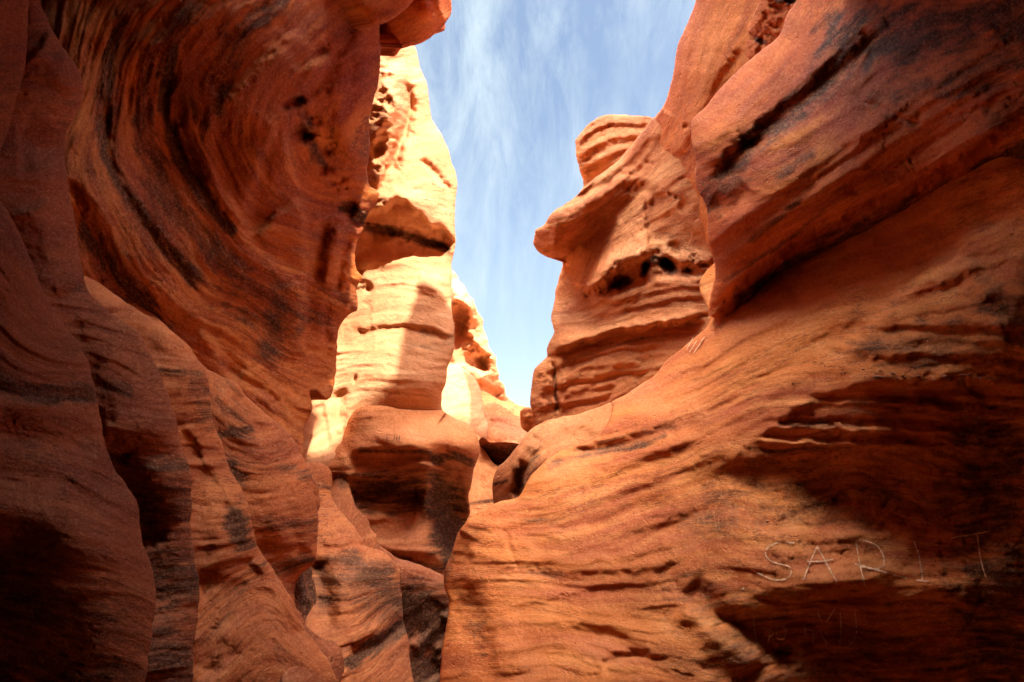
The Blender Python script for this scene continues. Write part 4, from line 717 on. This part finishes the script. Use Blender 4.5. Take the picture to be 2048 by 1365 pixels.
rw = slab('back_wall', 'red rock wall closing the slot behind the viewer', [(-9, -4), (-2.2, -3.2), (-.6, -3.6), (.7, -3.3), (2.4, -3.0), (12, -4), (12, -8), (-9, -8)], 0, 14, M_dark, amp=.4)
rr = slab('right_rock_mass', 'solid rock standing behind the right wall', [(4.2, -4), (4.5, 1), (5.6, 4.5), (7, 8), (10, 11), (16, 11), (16, -4)], 0, 16.1, M_upper, amp=.4)
lr = slab('left_rock_mass', 'solid rock standing behind the left wall', [(-4.4, -4), (-4.6, 2), (-5.2, 5), (-6.5, 8.5), (-12, 9), (-16, -4)], 0, 12, M_swirl, amp=.4)
slab('overhead_blocker', 'unseen block added above the viewer to darken the near walls', [(-5, -4.5), (-5, 2.4), (-2.2, 2.3), (0, 1.9), (1.2, 2.2), (2.5, 2.8), (5, 3.0), (5, -4.5)], 4.8, 7.5, M_dark, amp=.3)  # added overhead to keep sky light off the near walls

# ------------------------------------------------------------------ scratched letters
def plain(name, col, rough=.9):
    m = bpy.data.materials.new(name); m.use_nodes = True
    nt = m.node_tree; b = nt.nodes['Principled BSDF']
    t = nt.nodes.new('ShaderNodeTexCoord'); q = nt.nodes.new('ShaderNodeTexNoise'); q.inputs['Scale'].default_value = 60; q.inputs['Detail'].default_value = 4
    nt.links.new(t.outputs['Object'], q.inputs['Vector'])
    r = nt.nodes.new('ShaderNodeValToRGB'); r.color_ramp.elements[0].color = tuple(c*.6 for c in col)+(1,); r.color_ramp.elements[1].color = (*col, 1)
    r.color_ramp.elements[0].position = .38; r.color_ramp.elements[1].position = .6
    nt.links.new(q.outputs['Fac'], r.inputs[0]); nt.links.new(r.outputs[0], b.inputs['Base Color'])
    b.inputs['Roughness'].default_value = rough; b.inputs['Specular IOR Level'].default_value = .1
    return m
M_scr = plain('scratched rock powder', (.74, .42, .24))
M_faint = plain('weathered scratch', (.40, .19, .10))
M_cut = plain('dark carved line', (.10, .045, .03))

def scratches(key, name, groups, w, mat, conv=lambda x, y: (x, y), seed=1, gap=.28, label=None):
    for gi, strokes in enumerate(groups):
        one_scratch(key, name, strokes if isinstance(strokes[0], list) else [strokes], w, mat, conv, seed+gi*.13, gap, None if label is None else label[gi])
def one_scratch(key, name, strokes, w, mat, conv, seed, gap, label):
    vs, fs = [], []
    for st in strokes:
        P = smooth_path([conv(*p) for p in st], 1.5)[0]
        if len(P) < 3: continue
        T = np.gradient(P, axis=0); T /= np.maximum(np.linalg.norm(T, axis=1)[:, None], 1e-6)
        Nn = np.stack([-T[:, 1], T[:, 0]], 1)
        wob = fbm(P[:, 0]/5, P[:, 1]/5, np.full(len(P), seed*1.), 3)[:, None]*1.2
        wid = w*(.35+.75*np.abs(fbm(P[:, 0]/6+9, P[:, 1]/6, np.full(len(P), seed*2.), 3)))[:, None]*1.3
        C_ = P+Nn*wob
        A_ = C_+Nn*wid/2; B_ = C_-Nn*wid/2
        r0 = ROCK[key]
        va, vb = r0.at(A_[:, 0], A_[:, 1], .003), r0.at(B_[:, 0], B_[:, 1], .003)
        keep = fbm(P[:, 0]/9, P[:, 1]/9, np.full(len(P), seed*3.), 2) > -.5+gap
        o = len(vs)
        for a, b in zip(va, vb): vs += [tuple(a), tuple(b)]
        for i in range(len(P)-1):
            if keep[i] and keep[i+1]: fs.append((o+2*i, o+2*i+1, o+2*i+3, o+2*i+2))
    me = bpy.data.meshes.new(name); me.from_pydata(vs, [], fs); me.materials.append(mat)
    ob = bpy.data.objects.new(name, me); scene.collection.objects.link(ob); ob.parent = ROCK[key].ob
    if label: ob['label'] = label
    return ob
c8 = lambda x, y: (1348+.5128*x, 665+.5128*y)
scratches('R0', 'scratched_letter', [
    [[(470, 822), (410, 820), (368, 838), (358, 868), (375, 890), (410, 903), (450, 915), (456, 940), (440, 960), (390, 965), (350, 950), (300, 925)]],
    [[(505, 965), (530, 900), (558, 835)], [(558, 835), (600, 910), (635, 975)], [(515, 893), (560, 893), (620, 885)]],
    [[(708, 805), (722, 890), (745, 990)], [(685, 808), (740, 812), (790, 832), (815, 870), (818, 905), (790, 922), (730, 912)], [(705, 903), (790, 926), (908, 960)]],
    [[(935, 815), (955, 870), (970, 970)], [(945, 966), (992, 971)]], [[(1080, 802), (1160, 790), (1235, 775)], [(1183, 790), (1193, 870), (1205, 920), (1216, 955)]]],
    4.4, M_scr, c8, 3, -.05, ['scratched letter '+q for q in 'SARIT'])
scratches('R0', 'scratch_mark', [
    [(310, 1125), (322, 1215)], [(345, 1155), (372, 1160), (365, 1225)], [(365, 1160), (388, 1170), (368, 1195)], [(398, 1150), (405, 1195), (428, 1195), (435, 1160), (415, 1145), (398, 1150)],
    [(508, 1140), (514, 1180)], [(514, 1160), (538, 1165), (542, 1210)], [(570, 1160), (580, 1190), (600, 1218)], [(560, 1090), (575, 1130)], [(595, 1130), (625, 1080)],
    [(648, 1090), (652, 1150), (646, 1210)], [(705, 1090), (712, 1160), (700, 1205), (680, 1220)], [(585, 1170), (600, 1180)]],
    3.8, M_scr, c8, 5, .05)
scratches('R0', 'faint_scratch', [
    [(25, 700), (80, 760), (140, 825)], [(1015, 460), (1050, 550)], [(1135, 445), (1160, 500), (1185, 545)], [(1180, 575), (1300, 575)], [(750, 1025), (840, 1022), (925, 1027)], [(843, 1025), (862, 1135)],
    [(965, 1080), (970, 1145)], [(990, 1078), (1000, 1130)], [(430, 660), (470, 610), (500, 700)], [(600, 590), (610, 660)], [(240, 680), (250, 760)], [(155, 700), (165, 780)], [(172, 700), (178, 775)], [(320, 740), (330, 830)],
    [(1060, 1060), (1085, 1180)], [(1310, 680), (1325, 760)], [(690, 950), (705, 990)], [(785, 960), (795, 1000)], [(1000, 640), (1200, 635)], [(850, 830), (855, 880)]], 1.7, M_faint, c8, 7, .3)
scratches('R0', 'scratch_mark', [[(48, 70), (75, 20)], [(78, 80), (118, 18)], [(60, 78), (90, 30)]], 2.6, M_scr, c8, 8, .1)
c5 = lambda x, y: (500+.4396*x, 765+.4396*y)
scratches('C2', 'carved_letter', [[[(640, 240), (622, 240)], [(622, 240), (622, 266)], [(622, 266), (642, 264)], [(622, 252), (637, 251)]], [[(656, 240), (656, 260), (646, 266)]], [[(666, 244), (667, 266)], [(680, 241), (681, 266)], [(667, 255), (681, 253)]]],
    1.7, M_cut, c5, 9, 0.0, ['carved letter '+q for q in 'EJH'])
c4 = lambda x, y: (.5128*x, 665+.5128*y)
scratches('L3', 'faint_scratch', [[(1010, 1130), (1040, 1168), (1068, 1145), (1050, 1100)], [(1030, 1080), (1060, 1110)], [(790, 950), (830, 1000), (790, 1010)], [(800, 960), (850, 985)], [(755, 850), (765, 900)], [(930, 1110), (932, 1180)]], 1.3, M_faint, c4, 10, .3)

# ------------------------------------------------------------------ pebbles caught on the ledges
rp = random.Random(4)
def pebble_mesh(seed, r):
    import bmesh
    bm = bmesh.new(); bmesh.ops.create_icosphere(bm, subdivisions=2, radius=1)
    co = np.array([v.co[:] for v in bm.verts])
    f = 1+.35*fbm(co[:, 0]*.9+seed, co[:, 1]*.9, co[:, 2]*.9, 3)
    for v, k in zip(bm.verts, f): v.co *= float(k)*r
    me = bpy.data.meshes.new('pebble'); bm.to_mesh(me); bm.free()
    me.materials.append(M_peb); return me
M_peb = plain('pebble stone', (.52, .27, .16))
protos = [pebble_mesh(i*3.1, 1.0) for i in range(6)]
spots = []
for i in range(34):
    t = rp.random()**.8
    spots.append((c8(640+t*700, 165+rp.gauss(0, 11)+t*12), rp.choice([1.3, 1.7, 2.2, 3.0])))
spots += [(c8(797, 178), 6.0), (c8(1072, 186), 4.5), (c8(1118, 1232*0+183), 3.0), (c8(465, 200), 2.5), (c8(270, 1002), 3.2), (c8(365, 738), 2.5), (c8(940, 412), 3.5), (c8(755, 428), 2.4)]
for i, ((px, py), r) in enumerate(spots):
    p = ROCK['R0'].at(px, py)[0]; d = np.linalg.norm(p-np.array([0, 0, CAMZ])); s = r/F*d
    ob = bpy.data.objects.new('pebble', protos[i % 6]); scene.collection.objects.link(ob)
    ob.location = p; ob.scale = (s*rp.uniform(.9, 1.5), s*rp.uniform(.8, 1.2), s*rp.uniform(.5, .8)); ob.rotation_euler = (rp.uniform(-.3, .3), rp.uniform(-.3, .3), rp.uniform(0, 6))
    ob['label'] = 'small loose pebble resting on a ledge of the right slope'; ob['category'] = 'pebble'; ob['group'] = 'pebbles on the ledges of the right slope'
